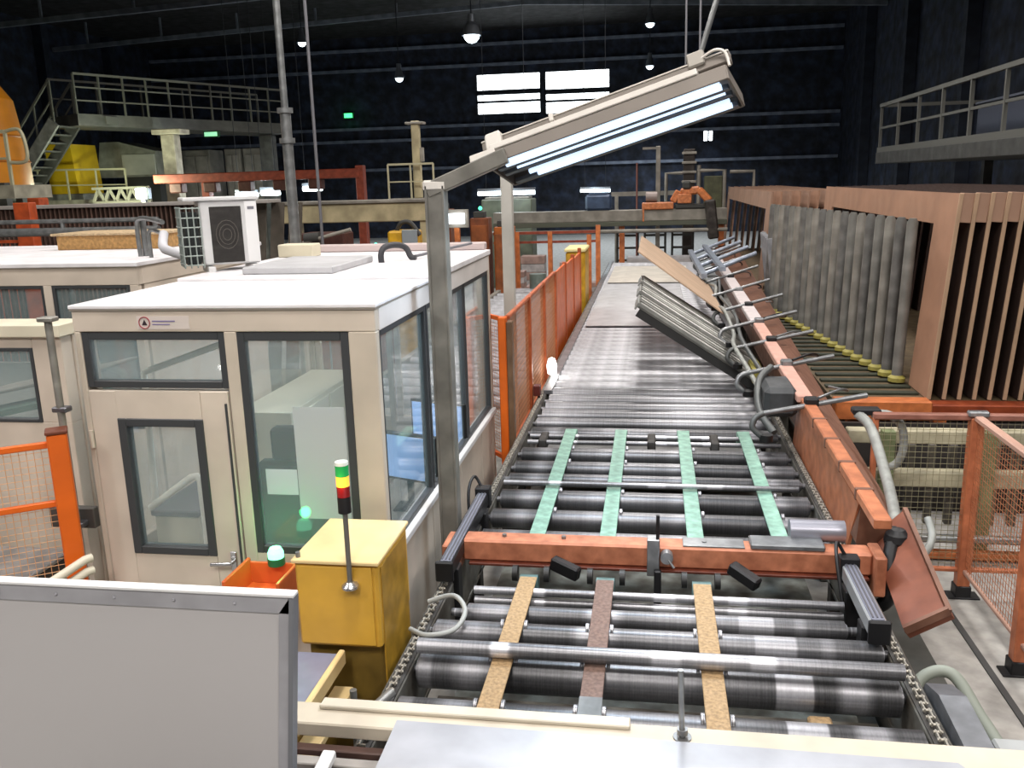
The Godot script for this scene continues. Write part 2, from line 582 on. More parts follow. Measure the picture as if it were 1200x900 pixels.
	part(cb, "door", B.new().b2(v3(6.37, 3.62, -16.25), v3(6.4, 5.35, -15.05), 0.01), M("darkcab2", Color(0.17, 0.17, 0.19), 0.5))
	var lb := thing("low_cabinet", "low grey-blue cabinet behind the right gallery railing", "cabinet", v3(7.2, 3.55, -19))
	part(lb, "body", B.new().b2(v3(6.7, 3.55, -20.6), v3(7.6, 4.4, -17.4), 0.02), M("bluecab", Color(0.25, 0.27, 0.33), 0.6))
	part(lb, "lid", B.new().b2(v3(6.66, 4.4, -20.65), v3(7.64, 4.45, -17.35), 0.01), M("bluecab2", Color(0.33, 0.35, 0.4), 0.6))

# a framed pane in the plane z = const (ax 0) or x = const (ax 1); rect in the plane
func pane(parent: Node3D, called: String, ax: int, at: float, a0: float, a1: float, y0: float, y1: float, fw: float, fm: Material, depth := 0.05) -> MeshInstance3D:
	var f := B.new()
	var P := func(a: float, y: float, d: float) -> Vector3: return Vector3(a, y, at + d) if ax == 0 else Vector3(at + d, y, a)
	for r in [[a0, a0 + fw, y0, y1], [a1 - fw, a1, y0, y1], [a0 + fw, a1 - fw, y0, y0 + fw], [a0 + fw, a1 - fw, y1 - fw, y1]]:
		f.b2(P.call(r[0], r[2], -depth / 2), P.call(r[1], r[3], depth / 2), 0.004)
	var o := part(parent, called, f, fm)
	part(o, "pane", B.new().b2(P.call(a0 + fw * 0.8, y0 + fw * 0.8, -0.004), P.call(a1 - fw * 0.8, y1 - fw * 0.8, 0.004)), glass("cabinglass", Color(0.75, 0.85, 0.86, 0.12)))
	return o

func cabin_main() -> void:
	var cream := M("cream", Color(0.83, 0.78, 0.72), 0.55, 0.0, "faint", 0.6)
	var creamd := M("creamtrim", Color(0.80, 0.755, 0.69), 0.5, 0.0, "faint", 0.6)
	var roofw := M("roofwhite", Color(0.93, 0.92, 0.93), 0.6, 0.0, "faint", 0.8)
	var dark := M("darkframe", Color(0.22, 0.23, 0.24), 0.5)
	var x0 := -3.1
	var x1 := -1.4
	var z0 := -4.3
	var z1 := -7.55
	var c := thing("control_cabin", "cream control cabin with white roof and dark framed windows beside the conveyor", "cabin", v3(-2.25, 0, -5.9))
	# roof: a near and a far sheet with a lipped seam, fascia all round
	part(c, "roof_sheet", B.new().b2(v3(x0 - 0.01, 2.494, z0 + 0.012), v3(x1 + 0.012, 2.515, -5.42), 0.004), roofw)
	part(c, "roof_sheet", B.new().b2(v3(x0 - 0.01, 2.494, -5.43), v3(x1 + 0.012, 2.535, z1 - 0.01), 0.004), roofw)
	part(c, "roof_edge", B.new().b2(v3(x0 - 0.005, 2.484, z0 - 0.05), v3(x1 + 0.006, 2.494, z0 + 0.008)).b2(v3(x1 - 0.05, 2.484, z1), v3(x1 + 0.006, 2.494, z0 - 0.05)), M("roofedge", Color(0.60, 0.57, 0.53), 0.5, 0.2))
	part(c, "fascia", B.new().b2(v3(x0, 2.37, z0 - 0.06), v3(x1, 2.484, z0), 0.004).b2(v3(x0, 2.36, z1), v3(x0 + 0.06, 2.484, z0 - 0.06), 0.004).b2(v3(x0, 2.36, z1), v3(x1, 2.484, z1 + 0.06), 0.004), cream)
	for k in 2:
		part(c, "side_fascia", B.new().b2(v3(x1 - 0.06, 2.365, [-5.41, z1 + 0.06][k]), v3(x1 + 0.004, 2.484, [z0 - 0.06, -5.43][k]), 0.004), M("fasciawhite", Color(0.90, 0.875, 0.86), 0.5, 0.0, "faint", 0.6))
	for p in [[x0, z0 - 0.06, -3.065, z0], [x1 - 0.15, z0 - 0.06, x1, z0], [x1 - 0.08, z1, x1, z1 + 0.08], [x0, z1, x0 + 0.08, z1 + 0.08]]:
		part(c, "corner_post", B.new().b2(v3(p[0], 0, p[1]), v3(p[2], 2.37, p[3]), 0.006), creamd)
	# front: mullion, sill panel under the tall window, door and fanlight
	part(c, "mullion", B.new().b2(v3(-2.235, 0, z0 - 0.06), v3(-2.165, 2.37, z0), 0.005), creamd)
	part(c, "front_panel", B.new().b2(v3(-2.165, 0, z0 - 0.05), v3(-1.55, 1.12, z0 - 0.005)), cream)
	pane(c, "tall_window", 0, z0 - 0.03, -2.17, -1.55, 1.12, 2.365, 0.045, dark)
	pane(c, "fanlight", 0, z0 - 0.03, -3.062, -2.232, 2.06, 2.365, 0.04, dark)
	var d := B.new()
	d.b2(v3(-3.06, 0.02, z0 - 0.05), v3(-2.9, 2.045, z0 + 0.004), 0.004)
	d.b2(v3(-2.405, 0.02, z0 - 0.05), v3(-2.245, 2.045, z0 + 0.004), 0.004)
	d.b2(v3(-2.9, 1.885, z0 - 0.05), v3(-2.405, 2.045, z0 + 0.004))
	d.b2(v3(-2.9, 0.02, z0 - 0.05), v3(-2.405, 1.1, z0 + 0.004))
	var door := part(c, "door", d, cream)
	var df := B.new()
	for r in [[-2.905, -2.855, 1.095, 1.89], [-2.45, -2.4, 1.095, 1.89], [-2.855, -2.45, 1.095, 1.14], [-2.855, -2.45, 1.845, 1.89]]:
		df.b2(v3(r[0], r[2], z0 - 0.055), v3(r[1], r[3], z0 + 0.012), 0.004)
	part(door, "door_window_frame", df, dark)
	part(door, "door_pane", B.new().b2(v3(-2.86, 1.135, z0 - 0.03), v3(-2.445, 1.85, z0 - 0.022)), glass("cabinglass", Color(0.75, 0.85, 0.86, 0.12)))
	var h := B.new()
	h.box(v3(-2.3, 1.05, z0 + 0.012), v3(0.035, 0.16, 0.016), 0.004)
	h.tube(v3(-2.3, 1.075, z0 + 0.01), v3(-2.3, 1.075, z0 + 0.06), 0.01, 8)
	h.path([v3(-2.3, 1.075, z0 + 0.055), v3(-2.34, 1.073, z0 + 0.06), v3(-2.42, 1.065, z0 + 0.055)], 0.011, 8)
	part(door, "handle", h, M("chrome", Color(0.75, 0.75, 0.76), 0.25, 0.9))
	for y in [0.4, 1.72]:
		part(door, "hinge", B.new().tube(v3(-3.07, y, z0 + 0.012), v3(-3.07, y + 0.1, z0 + 0.012), 0.012, 8), creamd)
	part(door, "pull_strip", B.new().b2(v3(-2.262, 1.0, z0 + 0.004), v3(-2.252, 1.98, z0 + 0.014)), dark)
	# right side towards the conveyor
	for k in 4:
		var za: float = [-4.36, -5.28, -6.16, -6.97][k]
		var zc: float = [-5.28, -6.16, -6.97, -7.47][k]
		part(c, "side_panel", B.new().b2(v3(x1 - 0.05, 0, zc + 0.008), v3(x1 - 0.005, 1.12, za - 0.008), 0.004), cream)
	for s in [[-5.33, -4.36], [-6.47, -5.35], [-7.47, -6.49]]:
		pane(c, "side_window", 1, x1 - 0.03, s[0], s[1], 1.14, 2.365, 0.035, dark)
	part(c, "window_sill", B.new().b2(v3(x1 - 0.04, 1.1, -7.5), v3(x1 + 0.03, 1.145, -4.36), 0.006), M("sillwhite", Color(0.85, 0.85, 0.85), 0.4, 0.1))
	# left side and back, seen through the glass
	part(c, "left_panel", B.new().b2(v3(x0, 0, z1 + 0.08), v3(x0 + 0.05, 1.0, z0 - 0.06)), cream)
	pane(c, "side_window", 1, x0 + 0.03, -7.47, -5.95, 1.0, 2.365, 0.05, cream)
	pane(c, "side_window", 1, x0 + 0.03, -5.93, -4.36, 1.0, 2.365, 0.05, cream)
	part(c, "back_panel", B.new().b2(v3(x0 + 0.08, 0, z1), v3(x1 - 0.08, 1.0, z1 + 0.05)), cream)
	pane(c, "back_window", 0, z1 + 0.03, -3.02, -2.3, 1.0, 2.365, 0.05, cream)
	pane(c, "back_window", 0, z1 + 0.03, -2.28, -1.48, 1.0, 2.365, 0.05, cream)
	part(c, "cabin_floor", B.new().b2(v3(x0 + 0.05, 0.0, z1 + 0.05), v3(x1 - 0.06, 0.08, z0 - 0.07)), M("cabinfloor", Color(0.35, 0.34, 0.33), 0.7, 0.0, "dust", 1.0))
	part(c, "cabin_ceiling", B.new().b2(v3(x0 + 0.05, 2.44, z1 + 0.05), v3(x1 - 0.06, 2.478, z0 - 0.07)), M("cabinceiling", Color(0.75, 0.75, 0.74), 0.8))
	# sign on the fascia: a round red badge with a print line
	var sg := thing("door_sign", "small round warning badge with printed strip above the cabin door", "sign", v3(-2.67, 2.385, z0))
	part(sg, "plate", B.new().b2(v3(-2.72, 2.385, z0), v3(-2.42, 2.455, z0 + 0.003)), M("plate", Color(0.80, 0.76, 0.73), 0.5))
	var rg := B.new()
	for k in 20:
		var a := TAU * k / 20.0
		var b := TAU * (k + 1) / 20.0
		rg.bar(v3(-2.675 + 0.031 * cos(a), 2.42 + 0.031 * sin(a), z0 + 0.004), v3(-2.675 + 0.031 * cos(b), 2.42 + 0.031 * sin(b), z0 + 0.004), 0.003, 0.008, v3(0, 0, 1))
	part(sg, "ring", rg, M("signred", Color(0.62, 0.2, 0.25), 0.5))
	part(sg, "symbol", B.new().prism([v3(-2.69, 2.407, z0 + 0.003), v3(-2.66, 2.407, z0 + 0.003), v3(-2.675, 2.436, z0 + 0.003)], v3(0, 0, 0.002)), M("signdark", Color(0.2, 0.15, 0.18), 0.5))
	part(sg, "print_line", B.new().b2(v3(-2.63, 2.425, z0 + 0.003), v3(-2.5, 2.431, z0 + 0.005)).b2(v3(-2.63, 2.408, z0 + 0.003), v3(-2.53, 2.413, z0 + 0.005)), M("signblue", Color(0.45, 0.42, 0.58), 0.5))
	# papers fixed behind the tall window
	solo("paper_sheet", "large pale sheet of paper behind the tall cabin window", "paper", B.new().b2(v3(-1.905, 1.32, z0 - 0.045), v3(-1.615, 1.955, z0 - 0.042)), M("paper", Color(0.80, 0.80, 0.80), 0.8))
	solo("paper_sheet", "small white sheet of paper left of the large one in cabin window", "paper", B.new().b2(v3(-2.09, 1.455, z0 - 0.045), v3(-1.91, 1.6, z0 - 0.042)), M("paper2", Color(0.86, 0.86, 0.88), 0.8))
	# inside
	var lt := thing("cabin_lamp", "tube lamp under the ceiling inside the control cabin", "lamp", v3(-2.0, 2.36, -5.8))
	part(lt, "housing", B.new().b2(v3(-2.1, 2.4, -6.4), v3(-1.9, 2.44, -5.2), 0.005), M("lampshell", Color(0.5, 0.52, 0.55), 0.4, 0.6))
	part(lt, "diffuser", B.new().b2(v3(-2.08, 2.375, -6.38), v3(-1.92, 2.4, -5.22), 0.01), glow("cabglow", Color(0.9, 0.96, 1.0), 1.2))
	omni(lt, v3(-2.0, 2.3, -5.8), Color(0.92, 0.97, 1.0), 0.7, 0.1)
	var dk := thing("desk", "desk along the right side inside the control cabin", "desk", v3(-1.75, 0.08, -5.9))
	part(dk, "desk_top", B.new().b2(v3(-1.95, 0.86, -7.3), v3(-1.47, 0.9, -4.7), 0.004), M("desktop", Color(0.55, 0.52, 0.48), 0.5))
	for z in [-4.75, -6.0, -7.25]:
		part(dk, "desk_leg", B.new().b2(v3(-1.9, 0.08, z - 0.03), v3(-1.5, 0.86, z + 0.03)), M("deskleg", Color(0.2, 0.2, 0.2), 0.5))
	for k in 2:
		var z := -5.6 - k * 0.9
		var mo := thing("monitor", ["monitor with pale blue screen on the near desk end in cabin", "second monitor further back on the cabin desk"][k], "monitor", v3(-1.65, 0.9, z))
		var bs := Basis(Vector3.UP, -0.35)
		part(mo, "case", B.new().box(v3(-1.65, 1.28, z), v3(0.5, 0.34, 0.04), 0.008, bs), M("blackplastic", Color(0.06, 0.06, 0.07), 0.5))
		part(mo, "screen", B.new().box(v3(-1.65, 1.28, z) + bs * v3(0, 0, 0.021), v3(0.46, 0.3, 0.004), 0.0, bs), glow("screen", Color(0.55, 0.72, 0.95), 0.8))
		part(mo, "stand", B.new().b2(v3(-1.67, 0.9, z - 0.05), v3(-1.63, 1.15, z - 0.02)).b2(v3(-1.76, 0.9, z - 0.12), v3(-1.54, 0.915, z + 0.06), 0.004), M("blackplastic", Color(0.06, 0.06, 0.07), 0.5))
	var ch := thing("office_chair", "dark high-backed office chair behind the cabin window", "chair", v3(-2.22, 0.08, -5.2))
	var blk := M("chairdark", Color(0.07, 0.065, 0.07), 0.8)
	part(ch, "backrest", B.new().box(v3(-2.22, 1.1, -5.02), v3(0.46, 0.66, 0.1), 0.04).box(v3(-2.22, 1.54, -5.02), v3(0.26, 0.22, 0.1), 0.045), blk)
	part(ch, "seat", B.new().box(v3(-2.22, 0.56, -5.28), v3(0.5, 0.1, 0.5), 0.04), M("chairred", Color(0.42, 0.16, 0.17), 0.8))
	part(ch, "column", B.new().tube(v3(-2.22, 0.14, -5.28), v3(-2.22, 0.52, -5.28), 0.03, 10), blk)
	for k in 5:
		var a := TAU * k / 5.0
		part(ch, "foot", B.new().bar(v3(-2.22, 0.16, -5.28), v3(-2.22 + 0.3 * cos(a), 0.11, -5.28 + 0.3 * sin(a)), 0.05, 0.04), blk)
	part(ch, "back_bracket", B.new().bar(v3(-2.22, 0.52, -5.2), v3(-2.22, 0.85, -5.0), 0.08, 0.02), blk)
	var ck := thing("steel_cupboard", "pale cream cupboard standing inside the cabin behind the door", "cupboard", v3(-2.85, 0.08, -6.7))
	part(ck, "body", B.new().b2(v3(-3.03, 0.08, -7.4), v3(-2.6, 1.5, -5.9), 0.006), M("cupboard", Color(0.80, 0.78, 0.70), 0.5))
	for k in 2:
		part(ck, "cupboard_door", B.new().b2(v3(-2.6, 0.15, -7.37 + k * 0.74), v3(-2.585, 1.46, -6.67 + k * 0.74), 0.004), M("cupboard2", Color(0.84, 0.82, 0.75), 0.5))
	var hr := thing("hand_rail", "white bent tube handrail inside the cabin door window", "handrail", v3(-2.7, 0.08, -4.62))
	part(hr, "rail", B.new().path([v3(-2.97, 1.25, -4.6), v3(-2.7, 1.44, -4.62), v3(-2.66, 1.45, -4.62), v3(-2.64, 1.42, -4.62), v3(-2.63, 0.08, -4.63)], 0.022, 10), M("whitepipe", Color(0.90, 0.89, 0.84), 0.4))
	part(hr, "rail_foot", B.new().tube(v3(-2.63, 0.08, -4.63), v3(-2.63, 0.095, -4.63), 0.05, 14), M("whitepipe", Color(0.90, 0.89, 0.84), 0.4))
	solo("reflection_pipe", "white pipe standing in for a slanting reflection in the fanlight", "pipe", B.new().tube(v3(-3.0, 2.05, -4.75), v3(-2.4, 2.25, -4.75), 0.02, 10).tube(v3(-2.4, 2.25, -4.75), v3(-2.38, 2.44, -4.75), 0.02, 10).tube(v3(-3.0, 2.05, -4.75), v3(-3.03, 1.2, -4.75), 0.02, 10), M("whitepipe", Color(0.90, 0.89, 0.84), 0.4))  # added pipe in place of a reflection on the fanlight glass
	var bx := thing("storage_box", "pale box with dark lid inside the cabin behind the door window", "box", v3(-2.85, 0.08, -5.0))
	part(bx, "body", B.new().b2(v3(-3.02, 0.08, -5.3), v3(-2.72, 1.16, -4.7), 0.01), M("boxcream", Color(0.80, 0.77, 0.68), 0.6))
	part(bx, "lid", B.new().b2(v3(-3.03, 1.16, -5.32), v3(-2.71, 1.2, -4.68), 0.008), M("boxlid", Color(0.25, 0.24, 0.26), 0.5))

func cabins_left() -> void:
	var cream := M("cream", Color(0.83, 0.78, 0.72), 0.55, 0.0, "faint", 0.6)
	var roofw := M("roofwhite", Color(0.93, 0.92, 0.93), 0.6, 0.0, "faint", 0.8)
	var dark := M("darkframe", Color(0.22, 0.23, 0.24), 0.5)
	var c := thing("rear_cabin", "second cream cabin with white roof behind the left side", "cabin", v3(-6, 0, -8.3))
	part(c, "roof_sheet", B.new().b2(v3(-8.6, 2.47, -9.6), v3(-4.41, 2.51, -7.07), 0.006), roofw)
	part(c, "fascia", B.new().b2(v3(-8.6, 2.31, -7.16), v3(-4.43, 2.48, -7.1), 0.004).b2(v3(-4.49, 2.31, -9.58), v3(-4.43, 2.48, -7.16), 0.004), cream)
	for x in [-4.52, -5.36, -6.3, -7.3]:
		part(c, "post", B.new().b2(v3(x, 0, -7.16), v3(x + 0.08, 2.31, -7.1), 0.005), cream)
	part(c, "front_panel", B.new().b2(v3(-8.6, 0, -7.15), v3(-4.46, 1.0, -7.11)), cream)
	for k in 3:
		var xr: float = [-4.52, -5.36, -6.3][k]
		var xl: float = [-5.28, -6.22, -7.22][k]
		pane(c, "front_window", 0, -7.13, xl, xr, 1.0, 2.31, 0.03, dark)
	part(c, "side_panel", B.new().b2(v3(-4.48, 0, -9.58), v3(-4.44, 2.31, -7.2)), cream)
	part(c, "back_panel", B.new().b2(v3(-8.6, 0, -9.6), v3(-4.48, 1.1, -9.55)), cream)
	part(c, "cabin_ceiling", B.new().b2(v3(-8.6, 2.44, -9.55), v3(-4.5, 2.47, -7.17)), M("cabinceiling", Color(0.75, 0.75, 0.74), 0.8))
	var st := thing("wooden_crate", "low wooden crate lying on the rear cabin roof", "crate", v3(-5.9, 2.51, -8.8))
	var wd := M("crate", Color(0.80, 0.62, 0.38), 0.7, 0.0, "grain", 1.5)
	part(st, "body", B.new().b2(v3(-6.36, 2.51, -9.4), v3(-5.15, 2.66, -8.75), 0.006), wd)
	part(st, "lid", B.new().b2(v3(-6.4, 2.66, -9.44), v3(-5.12, 2.685, -8.71), 0.005), M("cratelid", Color(0.85, 0.74, 0.58), 0.7, 0.0, "grain", 1.5))
	# bricks-like stack behind the rear cabin glass
	solo("brown_crate", "reddish brown crate behind the glass of the rear cabin", "crate", B.new().b2(v3(-5.25, 0.0, -8.2), v3(-4.75, 1.9, -7.6), 0.02), M("browncrate", Color(0.5, 0.33, 0.27), 0.8, 0.0, "grime", 1.0))
	var f := thing("partition_wall", "cream partition with one large window at the left edge, below the rear cabin", "partition", v3(-4.6, 0, -4.7))
	part(f, "fascia", B.new().b2(v3(-6.2, 2.29, -4.82), v3(-3.39, 2.365, -4.57), 0.006), M("creambright", Color(0.88, 0.85, 0.76), 0.5, 0.0, "faint", 0.6))
	part(f, "front_panel", B.new().b2(v3(-6.2, 0, -4.7), v3(-3.41, 1.77, -4.6), 0.004).b2(v3(-3.6, 1.77, -4.7), v3(-3.41, 2.29, -4.6), 0.004).b2(v3(-6.2, 2.225, -4.7), v3(-3.6, 2.29, -4.6)), cream)
	pane(f, "front_window", 0, -4.62, -4.6, -3.6, 1.77, 2.225, 0.022, dark)
	part(f, "end_post", B.new().b2(v3(-3.46, 0, -4.8), v3(-3.4, 2.29, -4.7), 0.004), cream)
	var gt := thing("green_trough", "dark green sloping trough behind the partition window", "trough", v3(-4.1, 0, -5.3))
	part(gt, "trough", B.new().bar(v3(-4.7, 1.6, -5.3), v3(-3.7, 1.8, -5.3), 0.4, 0.04), M("shelfgreen", Color(0.2, 0.3, 0.25), 0.6))
	part(gt, "grey_sheet", B.new().box(v3(-4.2, 1.83, -5.5), v3(1.1, 0.02, 0.5), 0.004, Basis(Vector3(0, 0, 1), 0.2)), M("backgrey", Color(0.5, 0.49, 0.46), 0.7, 0.0, "dust", 1.0))
	for x in [-4.6, -3.8]:
		part(gt, "leg", B.new().b2(v3(x - 0.03, 0, -5.33), v3(x + 0.03, 1.62, -5.27)), M("backgrey", Color(0.5, 0.49, 0.46), 0.7, 0.0, "dust", 1.0))
	# conduit in the gap
	var p := thing("conduit_pipe", "grey pipe with clamps standing in the gap left of control cabin", "pipe", v3(-3.2, 0, -4.24))
	part(p, "pipe", B.new().tube(v3(-3.2, 0, -4.24), v3(-3.2, 2.44, -4.24), 0.02, 12), M("pipegrey", Color(0.66, 0.65, 0.62), 0.5, 0.5, "dust", 2.0))
	part(p, "cap", B.new().box(v3(-3.2, 2.45, -4.24), v3(0.09, 0.025, 0.07), 0.008), M("pipegrey", Color(0.66, 0.65, 0.62), 0.5, 0.5, "dust", 2.0))
	for y in [1.28, 1.95]:
		part(p, "clamp", B.new().box(v3(-3.2, y, -4.25), v3(0.09, 0.03, 0.06), 0.006), M("clampsteel", Color(0.4, 0.4, 0.42), 0.4, 0.7))
	part(p, "bracket", B.new().b2(v3(-3.4, 1.24, -4.33), v3(-3.12, 1.36, -4.28), 0.004), M("bracketgrey", Color(0.35, 0.34, 0.33), 0.5, 0.4))
	# table and tubes low on the left
	var t := thing("outfeed_table", "grey steel topped table at the left behind the large panel", "table", v3(-4.0, 0, -4.3))
	part(t, "table_top", B.new().b2(v3(-4.9, 0.97, -4.52), v3(-3.47, 1.0, -4.1), 0.006), M("tablesteel", Color(0.68, 0.67, 0.67), 0.45, 0.4, "dust", 1.2))
	part(t, "apron", B.new().b2(v3(-4.88, 0.86, -4.5), v3(-3.49, 0.97, -4.12)), M("tabledark", Color(0.33, 0.32, 0.31), 0.6, 0.3, "dust", 1.0))
	for q in [[-3.55, -4.45], [-3.55, -4.18], [-4.8, -4.45], [-4.8, -4.18]]:
		part(t, "leg", B.new().b2(v3(q[0] - 0.03, 0, q[1] - 0.03), v3(q[0] + 0.03, 0.87, q[1] + 0.03)), M("tabledark", Color(0.33, 0.32, 0.31), 0.6, 0.3, "dust", 1.0))
	for k in 2:
		var rl := thing("guard_tube", ["upper cream tube beside the left table", "lower cream tube beside the left table"][k], "tube", v3(-3.3, 0, -4.0))
		var dy := -0.07 * k
		part(rl, "tube", B.new().path([v3(-3.28, 0.0, -3.66 - 0.06 * k), v3(-3.28, 0.98 + dy, -3.66 - 0.06 * k), v3(-3.26, 1.02 + dy, -3.69 - 0.06 * k), v3(-3.02, 1.17 + dy, -4.02), v3(-3.0, 1.17 + dy, -4.05)], 0.024, 10), M("tubecream", Color(0.82, 0.79, 0.72), 0.4))
		part(rl, "flange", B.new().tube(v3(-3.28, 0, -3.66 - 0.06 * k), v3(-3.28, 0.012, -3.66 - 0.06 * k), 0.05, 14), M("tubecream", Color(0.82, 0.79, 0.72), 0.4))

func roof_things() -> void:
	# air conditioner on the cabin roof
	var a := thing("air_conditioner", "white outdoor air conditioner unit with fan grille on the cabin roof", "air conditioner", v3(-3.1, 2.535, -6.1))
	var wm := M("acwhite", Color(0.86, 0.86, 0.86), 0.45, 0.0, "faint", 1.0)
	var bs := Basis(Vector3.UP, 0.6)
	var cc := v3(-2.98, 2.57, -5.98)
	var L := func(x: float, y: float, z: float) -> Vector3: return cc + bs * v3(x * 0.76, y, z)
	part(a, "casing", B.new().box(L.call(0.0, 0.235, -0.1), v3(0.395, 0.45, 0.26), 0.012, bs), wm)
	part(a, "lid", B.new().box(L.call(-0.06, 0.47, -0.1), v3(0.515, 0.025, 0.32), 0.006, bs), wm)
	part(a, "grille", B.new().box(L.call(-0.03, 0.22, 0.032), v3(0.215, 0.39, 0.012), 0.004, bs), M("acgrille", Color(0.2, 0.19, 0.18), 0.7, 0.0, "grime", 4.0))
	var ring := B.new()
	for r in [0.04, 0.07, 0.1]:
		for k in 16:
			var t0 := TAU * k / 16.0
			var t1 := TAU * (k + 1) / 16.0
			ring.tube(L.call(-0.03 + r * cos(t0), 0.22 + r * sin(t0), 0.04), L.call(-0.03 + r * cos(t1), 0.22 + r * sin(t1), 0.04), 0.003, 5)
	part(a, "fan_guard", ring, M("acguard", Color(0.33, 0.31, 0.29), 0.6))
	part(a, "service_panel", B.new().box(L.call(0.2, 0.235, 0.034), v3(0.085, 0.43, 0.012), 0.003, bs), M("acpanel", Color(0.9, 0.9, 0.9), 0.45))
	part(a, "nameplate", B.new().box(L.call(0.2, 0.4, 0.042), v3(0.045, 0.02, 0.003), 0.0, bs), M("acname", Color(0.45, 0.45, 0.48), 0.5))
	part(a, "coil", B.new().box(L.call(-0.34, 0.2, -0.1), v3(0.09, 0.36, 0.26), 0.0, bs), M("accoil", Color(0.16, 0.18, 0.18), 0.6, 0.4))
	var cg := B.new()
	for k in 7:
		var y := 0.02 + k * 0.065
		cg.tube(L.call(-0.43, y, 0.07), L.call(-0.26, y, 0.07), 0.005, 6)
		cg.tube(L.call(-0.43, y, -0.28), L.call(-0.43, y, 0.07), 0.005, 6)
	for x in [-0.43, -0.375, -0.32, -0.265]:
		cg.tube(L.call(x, 0.0, 0.07), L.call(x, 0.42, 0.07), 0.005, 6)
	for z in [-0.2, -0.1, 0.0]:
		cg.tube(L.call(-0.43, 0.0, z), L.call(-0.43, 0.42, z), 0.005, 6)
	part(a, "wire_cage", cg, M("cagewire", Color(0.62, 0.66, 0.64), 0.4, 0.4))
	for x in [-0.2, 0.2]:
		part(a, "foot", B.new().box(L.call(x, -0.022, -0.1), v3(0.05, 0.05, 0.38), 0.004, bs), wm)
	# pipe loops left of the unit
	var lp := thing("refrigerant_pipes", "bent pipe loops left of the air conditioner on the roof", "pipes", v3(-3.5, 2.51, -6.6))
	var pm := M("galv", Color(0.62, 0.63, 0.63), 0.4, 0.6, "dust", 2.0)
	part(lp, "pipe_loop", B.new().hose([v3(-4.75, 2.51, -7.7), v3(-4.75, 2.8, -7.7), v3(-4.68, 2.86, -7.65), v3(-4.5, 2.86, -7.5), v3(-4.2, 2.84, -7.2)], 0.022), pm)
	part(lp, "pipe_loop", B.new().hose([v3(-4.55, 2.51, -7.55), v3(-4.55, 2.72, -7.55), v3(-4.48, 2.76, -7.5), v3(-4.2, 2.74, -7.2)], 0.018), pm)
	part(lp, "pipe_post", B.new().tube(v3(-4.72, 2.51, -7.75), v3(-4.72, 2.88, -7.75), 0.03, 10), pm)
	part(lp, "insulation", B.new().hose([v3(-4.2, 2.74, -7.2), v3(-4.1, 2.64, -7.0), v3(-3.85, 2.62, -6.7), v3(-3.5, 2.6, -6.35)], 0.04), M("insul", Color(0.75, 0.75, 0.77), 0.7))
	# raised plate, hose arch, seam clutter on the roof
	solo("roof_hatch", "flat grey hatch plate lying on the cabin roof right of the air conditioner", "hatch", B.new().b2(v3(-2.74, 2.535, -6.5), v3(-2.1, 2.585, -5.62), 0.008), M("hatch", Color(0.72, 0.72, 0.73), 0.6, 0.0, "faint", 1.0))
	solo("cable_arch", "black hose arching out of the cabin roof", "hose", B.new().hose([v3(-2.01, 2.53, -6.42), v3(-2.01, 2.6, -6.42), v3(-1.99, 2.645, -6.46), v3(-1.93, 2.655, -6.55), v3(-1.87, 2.63, -6.6), v3(-1.83, 2.56, -6.6), v3(-1.79, 2.55, -6.6)], 0.024), M("hoseblack", Color(0.2, 0.2, 0.22), 0.6))
	solo("roof_rod", "thin grey rod lying across the cabin roof beside the hose", "rod", B.new().tube(v3(-1.82, 2.56, -6.6), v3(-1.52, 2.6, -7.4), 0.012, 8).tube(v3(-1.7, 2.53, -6.9), v3(-1.7, 2.585, -6.9), 0.01, 6), M("rodgrey", Color(0.45, 0.45, 0.47), 0.5, 0.4))
	solo("roof_gutter", "long pale gutter along the far edge of the cabin roof", "gutter", B.new().b2(v3(-3.08, 2.535, -7.58), v3(-1.42, 2.6, -7.48), 0.01), M("gutter", Color(0.72, 0.66, 0.65), 0.6))
	solo("roof_block", "small cream block behind the air conditioner", "block", B.new().b2(v3(-3.08, 2.535, -7.2), v3(-2.78, 2.64, -7.0), 0.008), M("roofblock", Color(0.78, 0.75, 0.66), 0.6))
	# tall pole in the back and the thin rod next to it
	var t := thing("mast_pole", "tall stepped grey pole rising behind the cabin roof to the ceiling", "pole", v3(-3.75, 0, -9.0))
	part(t, "upper_tube", B.new().tube(v3(-3.75, 3.85, -9.0), v3(-3.75, 11.4, -9.0), 0.035, 12), pm)
	part(t, "lower_tube", B.new().tube(v3(-3.75, 0, -9.0), v3(-3.75, 3.9, -9.0), 0.055, 12), pm)
	for y in [3.55, 3.85]:
		part(t, "collar", B.new().tube(v3(-3.75, y, -9.0), v3(-3.75, y + 0.05, -9.0), 0.08, 12), pm)
	var k := thing("suspension_rod", "thin grey rod right of the tall pole, hanging from the roof", "rod", v3(-3.6, 2.3, -9.6))
	part(k, "rod", B.new().tube(v3(-3.68, 2.3, -9.6), v3(-3.68, 11.4, -9.6), 0.018, 8), M("rodgrey", Color(0.45, 0.45, 0.47), 0.5, 0.4))
	part(k, "hook", B.new().tube(v3(-3.68, 0.0, -9.6), v3(-3.68, 2.3, -9.6), 0.012, 8), M("rodgrey", Color(0.45, 0.45, 0.47), 0.5, 0.4))

